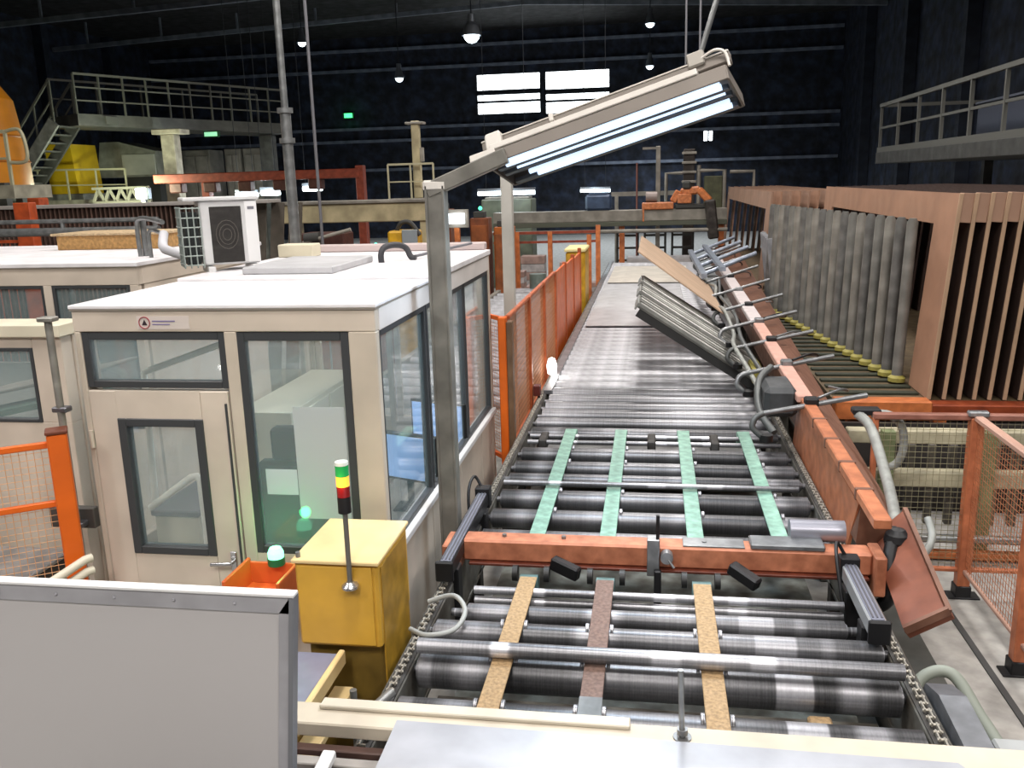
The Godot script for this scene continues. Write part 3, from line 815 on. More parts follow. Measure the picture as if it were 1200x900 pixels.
func conveyor() -> void:
	var c := thing("roller_conveyor", "long steel roller conveyor with green and tan belts running away down the hall", "conveyor", v3(0, 0, -13))
	var rm := []
	rm.append(roller_mat("rollersteel_a", 0.38, [[0.0, 0.03, 0.5, 0.005], [0.08, 0.15, 0.56, 0.03], [0.36, 0.42, 0.46, 0.03], [0.755, 0.83, 0.66, 0.003], [0.88, 0.94, 0.56, 0.015]], 3))
	rm.append(roller_mat("rollersteel_b", 0.44, [[0.03, 0.11, 0.56, 0.02], [0.33, 0.42, 0.52, 0.02], [0.73, 0.82, 0.64, 0.004], [0.87, 0.9, 0.5, 0.01]], 8))
	rm.append(roller_mat("rollersteel_c", 0.52, [[0.05, 0.1, 0.6, 0.02], [0.88, 0.96, 0.6, 0.02]], 14))
	rm.append(roller_mat("rollersteel_d", 0.40, [[0.06, 0.12, 0.5, 0.03], [0.3, 0.34, 0.47, 0.02], [0.56, 0.62, 0.47, 0.03], [0.86, 0.93, 0.54, 0.02]], 17))
	var bright := roller_mat("rodsteel", 0.62, [[0.16, 0.2, 0.85, 0.006], [0.5, 0.56, 0.85, 0.006], [0.7, 0.75, 0.85, 0.006]], 21)
	var dusty := M("rollerdust", Color(0.78, 0.78, 0.80), 0.5, 0.3, "dust", 1.5)
	var fr := M("conveyorframe", Color(0.48, 0.48, 0.46), 0.6, 0.2, "grime", 1.0)
	var frd := M("conveyordark", Color(0.32, 0.32, 0.32), 0.7, 0.2, "grime", 1.0)
	# driven rollers: z, radius, height of axis, half length, which steel
	var near := [[-3.28, 0.088, 0.85, 1.07, 0], [-3.66, 0.084, 0.855, 1.07, 0], [-3.98, 0.06, 0.88, 1.07, 1], [-4.19, 0.05, 0.88, 0.95, 1],
		[-5.2, 0.055, 0.88, 1.06, 3], [-5.56, 0.066, 0.87, 1.06, 3], [-5.95, 0.075, 0.86, 1.06, 3], [-6.32, 0.05, 0.885, 1.06, 3], [-6.62, 0.066, 0.87, 1.06, 3],
		[-6.98, 0.066, 0.87, 1.06, 3], [-7.6, 0.06, 0.875, 1.06, 3], [-7.93, 0.06, 0.875, 1.06, 2]]
	var meshes := {}
	for r in near:
		var b := B.new()
		b.tube(v3(-r[3], 0, 0), v3(r[3], 0, 0), r[1], 28)
		for s in [-1.0, 1.0]:
			b.cone(v3(s * r[3], 0, 0), v3(s * (r[3] + 0.015), 0, 0), r[1] * 0.9, r[1] * 0.6, 20)
			b.tube(v3(s * r[3], 0, 0), v3(s * (r[3] + 0.09), 0, 0), 0.022, 10)
		inst(c, "roller", b.mesh(Vector3.ZERO), rm[r[4]], v3(0, r[2], r[0]))
	var fb := B.new()
	fb.tube(v3(-1.05, 0, 0), v3(1.05, 0, 0), 0.075, 18)
	fb.tube(v3(-1.1, 0, 0), v3(1.1, 0, 0), 0.02, 8)
	var fmesh := fb.mesh(Vector3.ZERO)
	for k in 52:
		var z := -8.25 - k * 0.3
		inst(c, "roller", fmesh, rm[2] if k < 4 else dusty, v3(0, 0.86, z))
	# hold-down rollers above the belts
	part(c, "press_roller", B.new().tube(v3(-1.07, 0.997, -3.63), v3(1.08, 0.997, -3.63), 0.036, 20), bright)
	part(c, "press_roller", B.new().tube(v3(-1.05, 0.985, -5.97), v3(1.0, 0.985, -5.97), 0.018, 14), bright)
	for y in [[0.93, -4.36], [0.87, -4.36]]:
		part(c, "tie_rod", B.new().tube(v3(-0.95, y[0], y[1]), v3(0.98, y[0], y[1]), 0.022, 12), bright)
	for z in [-7.2, -7.38]:
		part(c, "tie_rod", B.new().tube(v3(-1.05, 0.92, z), v3(1.05, 0.92, z), 0.02, 12), bright)
	for x in [-0.92, 0.0, 0.52]:
		part(c, "rod_clamp", B.new().box(v3(x, 0.9, -7.29), v3(0.07, 0.1, 0.26), 0.01), frd)
	# belts
	var tan := M("belttan", Color(0.72, 0.60, 0.44), 0.8, 0.0, "grain", 3.0)
	var brn := M("beltbrown", Color(0.52, 0.42, 0.38), 0.8, 0.0, "grain", 3.0)
	var grn := M("beltgreen", Color(0.56, 0.73, 0.66), 0.6, 0.0, "dust", 3.0)
	var xs := [-0.67, -0.245, 0.275]
	for k in 3:
		var b := B.new()
		b.b2(v3(xs[k] - 0.048, 0.942, -4.5), v3(xs[k] + 0.048, 0.954, -3.05), 0.003)
		if k == 1:
			part(c, "belt_splice", B.new().b2(v3(xs[k] - 0.049, 0.954, -3.36), v3(xs[k] + 0.049, 0.957, -3.05)), M("splicegrey", Color(0.52, 0.54, 0.55), 0.6, 0.1, "dust", 2.0))
		part(c, "flat_belt", b, [tan, brn, tan][k], "", ["tan fabric belt", "dull brown fabric belt", "tan fabric belt"][k])
		part(c, "belt_pulley", B.new().tube(v3(xs[k] - 0.05, 0.89, -4.52), v3(xs[k] + 0.05, 0.89, -4.52), 0.062, 18), M("teal", Color(0.36, 0.50, 0.50), 0.5, 0.2, "dust", 2.0))
		for s in [-1.0, 1.0]:
			part(c, "guide_wheel", B.new().tube(v3(xs[k] + s * 0.075, 0.925, -4.6), v3(xs[k] + s * 0.105, 0.925, -4.6), 0.045, 18), M("wheeldark", Color(0.16, 0.16, 0.16), 0.5, 0.3))
		for z in [-3.28, -3.66, -3.98]:
			for s in [-1.0, 1.0]:
				part(c, "belt_guide", B.new().tube(v3(xs[k] + s * 0.052, 0.935, z), v3(xs[k] + s * 0.068, 0.935, z), 0.028, 12), bright)
	var gx := [-0.7, -0.262, 0.27, 0.775]
	for k in 4:
		part(c, "flat_belt", B.new().b2(v3(gx[k] - 0.05, 0.942, -7.5), v3(gx[k] + 0.05, 0.954, -5.02), 0.003), grn, "", "pale green belt")
		part(c, "belt_pulley", B.new().tube(v3(gx[k] - 0.052, 0.89, -7.5), v3(gx[k] + 0.052, 0.89, -7.5), 0.06, 18), grn)
		part(c, "belt_pulley", B.new().tube(v3(gx[k] - 0.052, 0.89, -5.02), v3(gx[k] + 0.052, 0.89, -5.02), 0.06, 18), grn)
		for z in [-5.56, -5.95, -6.62, -6.98]:
			part(c, "belt_guide", B.new().tube(v3(gx[k] + 0.056, 0.935, z), v3(gx[k] + 0.075, 0.935, z), 0.026, 12), bright)
	# side frames, legs, cross members, side chains
	for s in [-1.0, 1.0]:
		var f := B.new()
		f.b2(v3(s * 1.14 - 0.04, 0.62, -24.0), v3(s * 1.14 + 0.04, 0.9, -2.95), 0.008)
		f.b2(v3(s * 1.14 - 0.045, 0.6, -24.0), v3(s * 1.14 + 0.045, 0.62, -2.95))
		part(c, "side_frame", f, fr)
		for k in 11:
			part(c, "leg", B.new().b2(v3(s * 1.14 - 0.05, 0, -3.3 - k * 2.0), v3(s * 1.14 + 0.05, 0.62, -3.2 - k * 2.0), 0.005), frd)
		var chn := B.new()
		for k in 118:
			var z := -3.0 - k * 0.05
			chn.box(v3(s * 1.135 + (0.009 if k % 2 else -0.009), 0.92, z), v3(0.008, 0.02, 0.062), 0.003)
			chn.tube(v3(s * 1.135 - 0.018, 0.92, z + 0.025), v3(s * 1.135 + 0.018, 0.92, z + 0.025), 0.007, 6)
		part(c, "drive_chain", chn, M("chainsteel", Color(0.66, 0.64, 0.60), 0.4, 0.6), "stuff", "roller chain along the side")
		part(c, "edge_strip", B.new().b2(v3(s * 1.1 - 0.03, 0.9, -24.0), v3(s * 1.1 + 0.06, 0.945, -9.0), 0.005), M("edgestrip", Color(0.62, 0.63, 0.65), 0.4, 0.5, "dust", 1.0))
		part(c, "chain_rail", B.new().b2(v3(s * 1.135 - 0.03, 0.9, -9.0), v3(s * 1.135 + 0.03, 0.908, -2.96)), frd)
	for z in [-3.45, -4.7, -6.15, -7.3, -9.3, -11.5, -14.0]:
		part(c, "cross_member", B.new().b2(v3(-1.1, 0.5, z - 0.05), v3(1.1, 0.62, z + 0.05), 0.006), frd)
	part(c, "belly_plate", B.new().b2(v3(-1.08, 0.4, -24.0), v3(1.08, 0.42, -7.7)), M("belly", Color(0.66, 0.66, 0.66), 0.6, 0.1, "dust", 1.0))
	# dark transmission parts glimpsed between the near rollers
	for q in [[-0.8, -3.46], [0.05, -3.5], [0.62, -3.47], [0.86, -3.5]]:
		part(c, "bearing_block", B.new().box(v3(q[0], 0.7, q[1]), v3(0.09, 0.16, 0.1), 0.012), frd)
	part(c, "spacer", B.new().box(v3(0.72, 0.8, -3.47), v3(0.1, 0.06, 0.12), 0.01), tan, "", "small tan wooden spacer block")
	part(c, "drive_shaft", B.new().tube(v3(-1.05, 0.55, -3.85), v3(1.05, 0.55, -3.85), 0.04, 14), fr)
	part(c, "oil_pan", B.new().b2(v3(-1.08, 0.28, -7.6), v3(1.08, 0.3, -3.0)), M("pan", Color(0.50, 0.52, 0.50), 0.6, 0.1, "grime", 1.0))
	part(c, "side_guard", B.new().prism([v3(1.2, 0.55, -3.05), v3(1.2, 0.92, -3.05), v3(1.2, 0.95, -3.55), v3(1.2, 0.9, -3.72), v3(1.2, 0.78, -3.8), v3(1.2, 0.55, -3.8)], v3(0.11, 0, 0)), M("guardgrey", Color(0.50, 0.51, 0.53), 0.5, 0.4, "dust", 1.5))
	# cross beam with its fittings
	var o := thing("stop_beam", "rusty orange cross beam spanning the conveyor between green and tan belts", "beam", v3(0.05, 0.9, -4.78))
	var org := M("beamorange", Color(0.80, 0.52, 0.39), 0.6, 0.1, "rust", 1.5)
	part(o, "beam", B.new().b2(v3(-1.09, 0.935, -4.86), v3(1.2, 1.065, -4.72), 0.012), org)
	part(o, "lower_flange", B.new().b2(v3(-1.05, 0.92, -4.88), v3(1.18, 0.936, -4.69), 0.003), M("beamdark", Color(0.42, 0.2, 0.13), 0.6, 0.15, "rust", 1.5))
	part(o, "end_plate", B.new().b2(v3(-1.2, 0.82, -4.88), v3(-1.1, 1.05, -4.66), 0.008), org)
	part(o, "end_plate", B.new().b2(v3(1.2, 0.84, -4.88), v3(1.26, 1.07, -4.66), 0.008), org)
	var stl := M("fitsteel", Color(0.6, 0.61, 0.62), 0.4, 0.6, "dust", 2.0)
	var blk := M("fitblack", Color(0.09, 0.09, 0.1), 0.5, 0.2)
	part(o, "bracket", B.new().b2(v3(-0.02, 0.9, -4.7), v3(0.05, 1.12, -4.68), 0.004).b2(v3(-0.02, 1.06, -4.86), v3(0.05, 1.075, -4.68), 0.003), stl)
	part(o, "clamp_knob", B.new().tube(v3(0.09, 1.02, -4.715), v3(0.09, 1.02, -4.66), 0.035, 14).tube(v3(0.09, 1.02, -4.67), v3(0.13, 0.97, -4.65), 0.008, 6), stl)
	part(o, "stop_post", B.new().b2(v3(0.02, 0.66, -4.68), v3(0.06, 0.95, -4.64), 0.006).b2(v3(0.03, 1.07, -4.82), v3(0.05, 1.22, -4.8), 0.003), blk)
	part(o, "sensor", B.new().bar(v3(0.44, 0.98, -4.68), v3(0.58, 0.92, -4.58), 0.07, 0.07, Vector3.UP, 0.01), blk)
	part(o, "sensor", B.new().bar(v3(-0.56, 0.96, -4.69), v3(-0.4, 0.92, -4.62), 0.06, 0.08, Vector3.UP, 0.01), blk)
	part(o, "cover_plate", B.new().b2(v3(0.18, 1.066, -4.85), v3(0.52, 1.075, -4.73), 0.003).b2(v3(0.55, 1.066, -4.86), v3(0.95, 1.1, -4.72), 0.008), stl)
	part(o, "drum_motor", B.new().tube(v3(0.78, 1.12, -4.9), v3(1.08, 1.12, -4.9), 0.062, 20), M("drum", Color(0.62, 0.62, 0.66), 0.35, 0.6))
	for x in [-0.85, -0.5, 0.3, 0.9]:
		part(o, "bolt", B.new().tube(v3(x, 1.065, -4.79), v3(x, 1.08, -4.79), 0.014, 6), stl)
	# linear slides at the two sides
	for s in 2:
		var x: float = [-1.12, 1.05][s]
		var z0: float = [-5.55, -4.62][s]
		var z1: float = [-4.4, -3.95][s]
		var a := thing("linear_slide", ["black linear slide with grey top left of the conveyor", "grooved aluminium slide with black end cap right of the near rollers"][s], "slide", v3(x, 0.9, (z0 + z1) / 2))
		part(a, "profile", B.new().b2(v3(x - 0.04, 0.98, z0), v3(x + 0.04, 1.06, z1), 0.006), M("slidebody", Color(0.12, 0.12, 0.13), 0.4, 0.3) if s == 0 else M("aluprofile", Color(0.7, 0.71, 0.72), 0.4, 0.6))
		part(a, "top_strip", B.new().b2(v3(x - 0.03, 1.06, z0 + 0.02), v3(x + 0.03, 1.068, z1 - 0.02), 0.002), M("slidetop", Color(0.55, 0.56, 0.62), 0.35, 0.5))
		for k in 3:
			part(a, "groove_strip", B.new().b2(v3(x - 0.025 + k * 0.02, 1.066, z0 + 0.03), v3(x - 0.017 + k * 0.02, 1.072, z1 - 0.03)), M("groove", Color(0.4, 0.4, 0.42), 0.4, 0.5))
		part(a, "end_cap", B.new().b2(v3(x - 0.05, 0.96, z1), v3(x + 0.05, 1.075, z1 + 0.03), 0.006), blk)
		part(a, "end_cap", B.new().b2(v3(x - 0.05, 0.96, z0 - 0.03), v3(x + 0.05, 1.1, z0 + 0.05), 0.006), blk)
		part(a, "mount", B.new().b2(v3(x - 0.05, 0.62, z0 + 0.1), v3(x + 0.05, 0.98, z0 + 0.2), 0.006), blk)
		part(a, "mount", B.new().b2(v3(x - 0.05, 0.62, z1 - 0.2), v3(x + 0.05, 0.98, z1 - 0.1), 0.006), blk)
		part(a, "wire", B.new().hose([v3(x, 1.06, z0), v3(x - 0.06, 1.16, z0 - 0.02), v3(x - 0.08, 1.1, z0 + 0.1), v3(x - 0.06, 0.9, z0 + 0.2)], 0.01), blk)
	# cable loop at the left edge
	solo("cable_loop", "pale cable looping beside the left edge of the near rollers", "cable", B.new().hose([v3(-1.2, 0.9, -3.95), v3(-1.08, 0.945, -3.82), v3(-0.95, 0.965, -3.85), v3(-0.92, 1.0, -3.98), v3(-1.0, 1.03, -4.08), v3(-1.14, 0.98, -4.1)], 0.013), M("cablepale", Color(0.62, 0.63, 0.62), 0.6))
	# sheets riding on the rollers further off
	solo("plaster_sheet", "smooth grey sheet lying across the far rollers", "sheet", B.new().b2(v3(-1.0, 0.935, -18.6), v3(0.55, 0.95, -13.2), 0.003), M("sheetgrey", Color(0.78, 0.78, 0.79), 0.6, 0.0, "faint", 0.8))
	solo("plaster_sheet", "pale beige sheet lying beyond the smooth grey one on the rollers", "sheet", B.new().b2(v3(-0.95, 0.935, -22.4), v3(0.8, 0.95, -18.9), 0.003), M("sheetbeige", Color(0.88, 0.85, 0.80), 0.7, 0.0, "faint", 0.8))
	# clamp and hoses on the floor at the right foot of the conveyor
	var j := thing("valve_box", "grey junction box with hoses on the floor at the lower right", "junction box", v3(1.6, 0, -3.3))
	part(j, "pedestal", B.new().b2(v3(1.45, 0, -3.45), v3(1.6, 0.62, -3.25), 0.01), frd)
	part(j, "box", B.new().b2(v3(1.4, 0.62, -3.5), v3(1.66, 0.8, -3.2), 0.01), M("boxgrey", Color(0.62, 0.63, 0.63), 0.5, 0.1))
	part(j, "valve_body", B.new().tube(v3(1.72, 0.68, -3.45), v3(1.98, 0.62, -3.35), 0.07, 14).box(v3(1.82, 0.75, -3.42), v3(0.14, 0.1, 0.12), 0.02).box(v3(1.9, 0.5, -3.38), v3(0.2, 0.24, 0.16), 0.02), M("valvedark", Color(0.28, 0.29, 0.3), 0.5, 0.4))
	part(j, "valve_stand", B.new().b2(v3(1.84, 0, -3.42), v3(1.94, 0.5, -3.34), 0.01), frd)
	part(j, "hose", B.new().hose([v3(1.66, 0.74, -3.3), v3(1.85, 0.8, -3.2), v3(2.0, 0.7, -3.2), v3(2.0, 0.55, -3.3)], 0.016), blk)
	var hs := thing("floor_hoses", "grey flexible hoses curving over the floor right of the guard plate", "hoses", v3(1.5, 0, -4.0))
	part(hs, "hose", B.new().hose([v3(1.2, 0.55, -3.95), v3(1.28, 0.72, -4.05), v3(1.42, 0.76, -4.05), v3(1.52, 0.62, -3.9), v3(1.62, 0.5, -3.7), v3(1.72, 0.55, -3.6)], 0.03), M("hosegrey", Color(0.52, 0.54, 0.5), 0.6))
	part(hs, "hose", B.new().hose([v3(1.25, 0.35, -4.0), v3(1.4, 0.5, -3.95), v3(1.55, 0.42, -3.75), v3(1.75, 0.38, -3.6)], 0.024), M("hosegreen", Color(0.42, 0.45, 0.38), 0.6))
	part(hs, "coupling", B.new().tube(v3(1.72, 0.0, -3.6), v3(1.72, 0.6, -3.6), 0.035, 12).tube(v3(1.72, 0.52, -3.6), v3(1.86, 0.55, -3.55), 0.03, 10), blk)
	part(hs, "hose", B.new().hose([v3(1.8, 0.54, -3.57), v3(1.95, 0.58, -3.52), v3(1.98, 0.5, -3.48), v3(1.86, 0.44, -3.5)], 0.02), M("hosegreen", Color(0.42, 0.45, 0.38), 0.6))
	solo("base_plinth", "dark grey sloping plinth under the tilting beam at the right", "plinth", B.new().prism([v3(1.3, 0, -6.2), v3(1.3, 0.55, -6.2), v3(1.3, 0.5, -3.9), v3(1.3, 0, -3.2)], v3(0.22, 0, 0)), M("plinth", Color(0.33, 0.33, 0.31), 0.7, 0.1, "dust", 1.0))

func tilter() -> void:
	var rust := M("tilterrust", Color(0.50, 0.35, 0.28), 0.6, 0.1, "rust", 1.2)
	var org := M("tilterorange", Color(0.78, 0.49, 0.34), 0.55, 0.1, "rust", 1.2)
	var pink := M("railpink", Color(0.85, 0.66, 0.60), 0.5, 0.1, "faint", 1.5)
	var stl := M("fitsteel", Color(0.6, 0.61, 0.62), 0.4, 0.6, "dust", 2.0)
	var blk := M("fitblack", Color(0.09, 0.09, 0.1), 0.5, 0.2)
	var t := thing("tilting_beam", "long rusty brown beam with clamps and hoses along the right of the conveyor", "tilting beam", v3(1.4, 0, -10))
	# axis points: rail edge (left, upper) and outer edge (right, lower)
	var n0 := v3(1.19, 1.31, -5.0)
	var f0 := v3(1.2, 1.60, -19.5)
	var n1 := v3(1.54, 0.93, -5.05)
	var f1 := v3(1.75, 1.62, -19.5)
	part(t, "beam", B.new().loft([n0, n1, n1 + v3(-0.12, -0.16, 0), n0 + v3(-0.02, -0.3, 0)], [f0, f1, f1 + v3(0, -0.3, 0), f0 + v3(0, -0.3, 0)]), rust)
	part(t, "side_plate", B.new().loft([v3(1.17, 1.25, -5.0), v3(1.19, 1.25, -5.0), v3(1.19, 0.78, -5.3), v3(1.17, 0.78, -5.3)], [v3(1.17, 1.32, -7.2), v3(1.19, 1.32, -7.2), v3(1.19, 0.85, -7.4), v3(1.17, 0.85, -7.4)]), org)
	var pa := v3(1.45, 1.19, -5.1)
	var pd := v3(1.275, 1.01, -5.1)
	var pb := v3(1.485, 0.93, -4.35)
	var pc := v3(1.28, 0.81, -4.35)
	var pn := v3(0.03, -0.035, 0.0)
	part(t, "end_plate", B.new().loft([pa, pd, pd + pn, pa + pn], [pb, pc, pc + pn, pb + pn]), M("platerust", Color(0.56, 0.33, 0.24), 0.6, 0.1, "rust", 1.2))
	part(t, "plate_lip", B.new().bar(pb + v3(0.0, 0.01, 0.0), pc + v3(0.0, 0.01, 0.0), 0.03, 0.04), rust)
	part(t, "plate_lip", B.new().bar(pa, pb, 0.025, 0.03), rust)
	# pale rail in three shades as it weathered
	var lerp3 := func(s: float) -> Vector3: return n0.lerp(f0, s)
	for k in 3:
		var a: float = [-0.035, 0.135, 0.36][k]
		var b: float = [0.13, 0.355, 0.985][k]
		part(t, "rail", B.new().bar(lerp3.call(a) + v3(-0.01, 0.03, 0), lerp3.call(b) + v3(-0.01, 0.03, 0), [0.09, 0.12, 0.15][k], 0.06, Vector3.UP, 0.008), [org, pink, M("railwhite", Color(0.84, 0.80, 0.80), 0.5, 0.1, "faint", 1.5)][k])
	for k in 4:
		var p: Vector3 = lerp3.call(-0.005 + k * 0.032)
		part(t, "rail_band", B.new().box(p + v3(-0.01, 0.03, 0), v3(0.1, 0.07, 0.03), 0.004), rust)
	# clamp arms along the beam: cross rod, jaw, pad
	var ss := [0.12, 0.21, 0.285, 0.36, 0.44, 0.53, 0.63, 0.73, 0.83, 0.93]
	for k in ss.size():
		var p: Vector3 = lerp3.call(ss[k]) + v3(0, 0.1, 0)
		var q := p + v3(0.42, 0.0 + 0.02 * k, -0.1)
		var l := p + v3(-0.36, -0.1, 0.1)
		part(t, "clamp_rod", B.new().tube(l, q, 0.02, 10), stl)
		part(t, "clamp_jaw", B.new().hose([l, l + v3(-0.06, -0.03, 0.02), l + v3(-0.08, -0.1, 0.04), l + v3(-0.02, -0.16, 0.05)], 0.024, 8, 5), stl if k % 2 else M("jawgrey", Color(0.36, 0.37, 0.37), 0.5, 0.5))
		part(t, "clamp_base", B.new().box(p + v3(0.0, -0.03, 0), v3(0.1, 0.07, 0.1), 0.012), stl if k % 2 else blk)
		part(t, "clamp_pad", B.new().tube(l + v3(0.02, -0.15, 0.05), l + v3(0.02, -0.2, 0.05), 0.05, 14), blk)
		part(t, "air_hose", B.new().hose([p + v3(0.05, 0, 0), p + v3(0.25, 0.02, -0.2), p + v3(0.36, -0.06, -0.5), p + v3(0.3, -0.12, -0.9)], 0.011, 6, 5), blk if k % 2 else stl)
	for k in 2:
		part(t, "end_frame", B.new().bar(f0 + v3(-0.45 + 0.28 * k, 0.02 + 0.1 * k, 1.0), f0 + v3(-0.42 + 0.28 * k, 0.0 + 0.1 * k, 5.6), 0.09, 0.06), M("frameblue", Color(0.62, 0.66, 0.72), 0.45, 0.5, "dust", 2.0))
	for k in 4:
		part(t, "frame_rung", B.new().tube(f0 + v3(-0.45, -0.02, 1.4 + k * 1.3), f0 + v3(0.42, 0.28, 1.0 + k * 1.3), 0.035, 8), M("frameblue", Color(0.62, 0.66, 0.72), 0.45, 0.5, "dust", 2.0))
	for k in 2:
		var pts := []
		for i in 9:
			pts.append(lerp3.call(0.15 + 0.07 * i) + v3(-0.22 - 0.1 * k + 0.05 * sin(i * 2.1 + k), -0.02 + 0.06 * cos(i * 2.7 + k * 2.0), 0))
		part(t, "hose_run", B.new().hose(pts, 0.022, 8, 5), [M("jawgrey", Color(0.36, 0.37, 0.37), 0.5, 0.5), M("hosepale", Color(0.62, 0.63, 0.61), 0.6, 0.0, "dust", 2.0)][k])
	# gripper block by the end of the green belts
	part(t, "gripper_block", B.new().box(v3(1.02, 1.32, -7.3), v3(0.26, 0.24, 0.5), 0.04), M("gripdark", Color(0.3, 0.31, 0.32), 0.6, 0.2, "dust", 1.5))
	part(t, "gripper_hook", B.new().hose([v3(1.0, 1.5, -7.6), v3(0.88, 1.42, -7.4), v3(0.86, 1.25, -7.1), v3(0.95, 1.12, -6.9)], 0.03), M("jawgrey", Color(0.36, 0.37, 0.37), 0.5, 0.5))
	part(t, "yellow_pad", B.new().box(v3(1.0, 1.22, -8.7), v3(0.1, 0.16, 0.5), 0.02), M("padyellow", Color(0.72, 0.68, 0.34), 0.7, 0.0, "dust", 2.0))
	# big hoses
	var hg := M("hosepale", Color(0.62, 0.63, 0.61), 0.6, 0.0, "dust", 2.0)
	part(t, "big_hose", B.new().hose([v3(1.6, 1.36, -6.62), v3(1.72, 1.36, -6.58), v3(1.8, 1.28, -6.55), v3(1.82, 1.12, -6.55), v3(1.78, 1.0, -6.55), v3(1.7, 0.98, -6.55), v3(1.62, 1.04, -6.55)], 0.03, 10), hg)
	part(t, "big_hose", B.new().hose([v3(1.5, 1.36, -6.6), v3(1.56, 1.3, -6.45), v3(1.55, 1.15, -6.0), v3(1.47, 1.08, -5.4), v3(1.38, 1.04, -4.95)], 0.036, 10), hg)
	part(t, "hose_clamp", B.new().box(v3(1.56, 1.38, -6.62), v3(0.2, 0.05, 0.1), 0.02), blk)
	part(t, "cable_bundle", B.new().hose([v3(1.38, 1.1, -5.0), v3(1.32, 0.98, -4.85), v3(1.3, 0.8, -4.75), v3(1.22, 0.7, -4.8)], 0.04, 8), blk)
	part(t, "cable_knot", B.new().ball(v3(1.38, 1.06, -4.95), 0.075, 12), blk)
	part(t, "cable", B.new().hose([v3(1.4, 1.05, -4.95), v3(1.5, 1.0, -4.9), v3(1.58, 1.06, -5.0), v3(1.58, 1.14, -5.1)], 0.022), hg)
	part(t, "slot", B.new().bar(v3(1.44, 0.99, -4.72), v3(1.47, 0.93, -4.56), 0.02, 0.01), hg)
	for z in [-6.7, -9.5, -14.0, -18.5]:
		part(t, "support", B.new().b2(v3(1.3, 0, z - 0.08), v3(1.44, 1.0, z + 0.08), 0.01), M("supportgrey", Color(0.40, 0.40, 0.37), 0.6, 0.2, "dust", 1.0))
	# raised forks: a rotated frame, pointing up and left from the pivot at the right
	var ang := deg_to_rad(33.0)
	var ux := v3(-cos(ang), sin(ang), 0)
	var uy := v3(sin(ang), cos(ang), 0)
	var bs := Basis(-ux, uy, v3(0, 0, 1))
	var fk := M("forkgrey", Color(0.56, 0.56, 0.54), 0.45, 0.5, "dust", 1.0)
	var fkl := M("forklight", Color(0.72, 0.72, 0.70), 0.45, 0.5, "dust", 1.0)
	for k in 3:
		var z := -9.35 - k * 1.0
		var base := v3(1.16, 0.97, z)
		var o := thing("raised_fork", "%s of three grey raised forks slanting over the conveyor" % ["nearest", "middle", "farthest"][k], "lifting fork", v3(1.2, 0.9, z))
		var mid := base + ux * 0.78
		part(o, "fork_plate", B.new().box(mid, v3(1.56, 0.02, 0.62), 0.004, bs), fk)
		for r in 4:
			part(o, "fork_rib", B.new().box(mid + uy * 0.03 + v3(0, 0, -0.28 + r * 0.19), v3(1.56, 0.05, 0.05), 0.008, bs), fkl if r % 2 else fk)
		part(o, "fork_web", B.new().box(mid - uy * 0.05 + v3(0, 0, 0.29), v3(1.5, 0.09, 0.02), 0.0, bs), M("forkdark", Color(0.22, 0.22, 0.22), 0.6, 0.3))
		part(o, "fork_tip", B.new().box(base + ux * 1.57, v3(0.02, 0.08, 0.62), 0.004, bs), fkl)
		part(o, "pivot", B.new().tube(base + v3(0.02, -0.02, -0.34), base + v3(0.02, -0.02, 0.34), 0.05, 14), M("forkdark", Color(0.22, 0.22, 0.22), 0.6, 0.3))
	var bb := v3(0.95, 1.42, -12.7)
	solo("raised_board", "pale brown board tipped up above the grey forks", "board", B.new().box(bb + ux * 0.72, v3(1.32, 0.02, 3.0), 0.003, Basis(-v3(-cos(0.64), sin(0.64), 0), v3(sin(0.64), cos(0.64), 0), v3(0, 0, 1))), M("boardbrown", Color(0.76, 0.65, 0.55), 0.8, 0.0, "faint", 1.0))

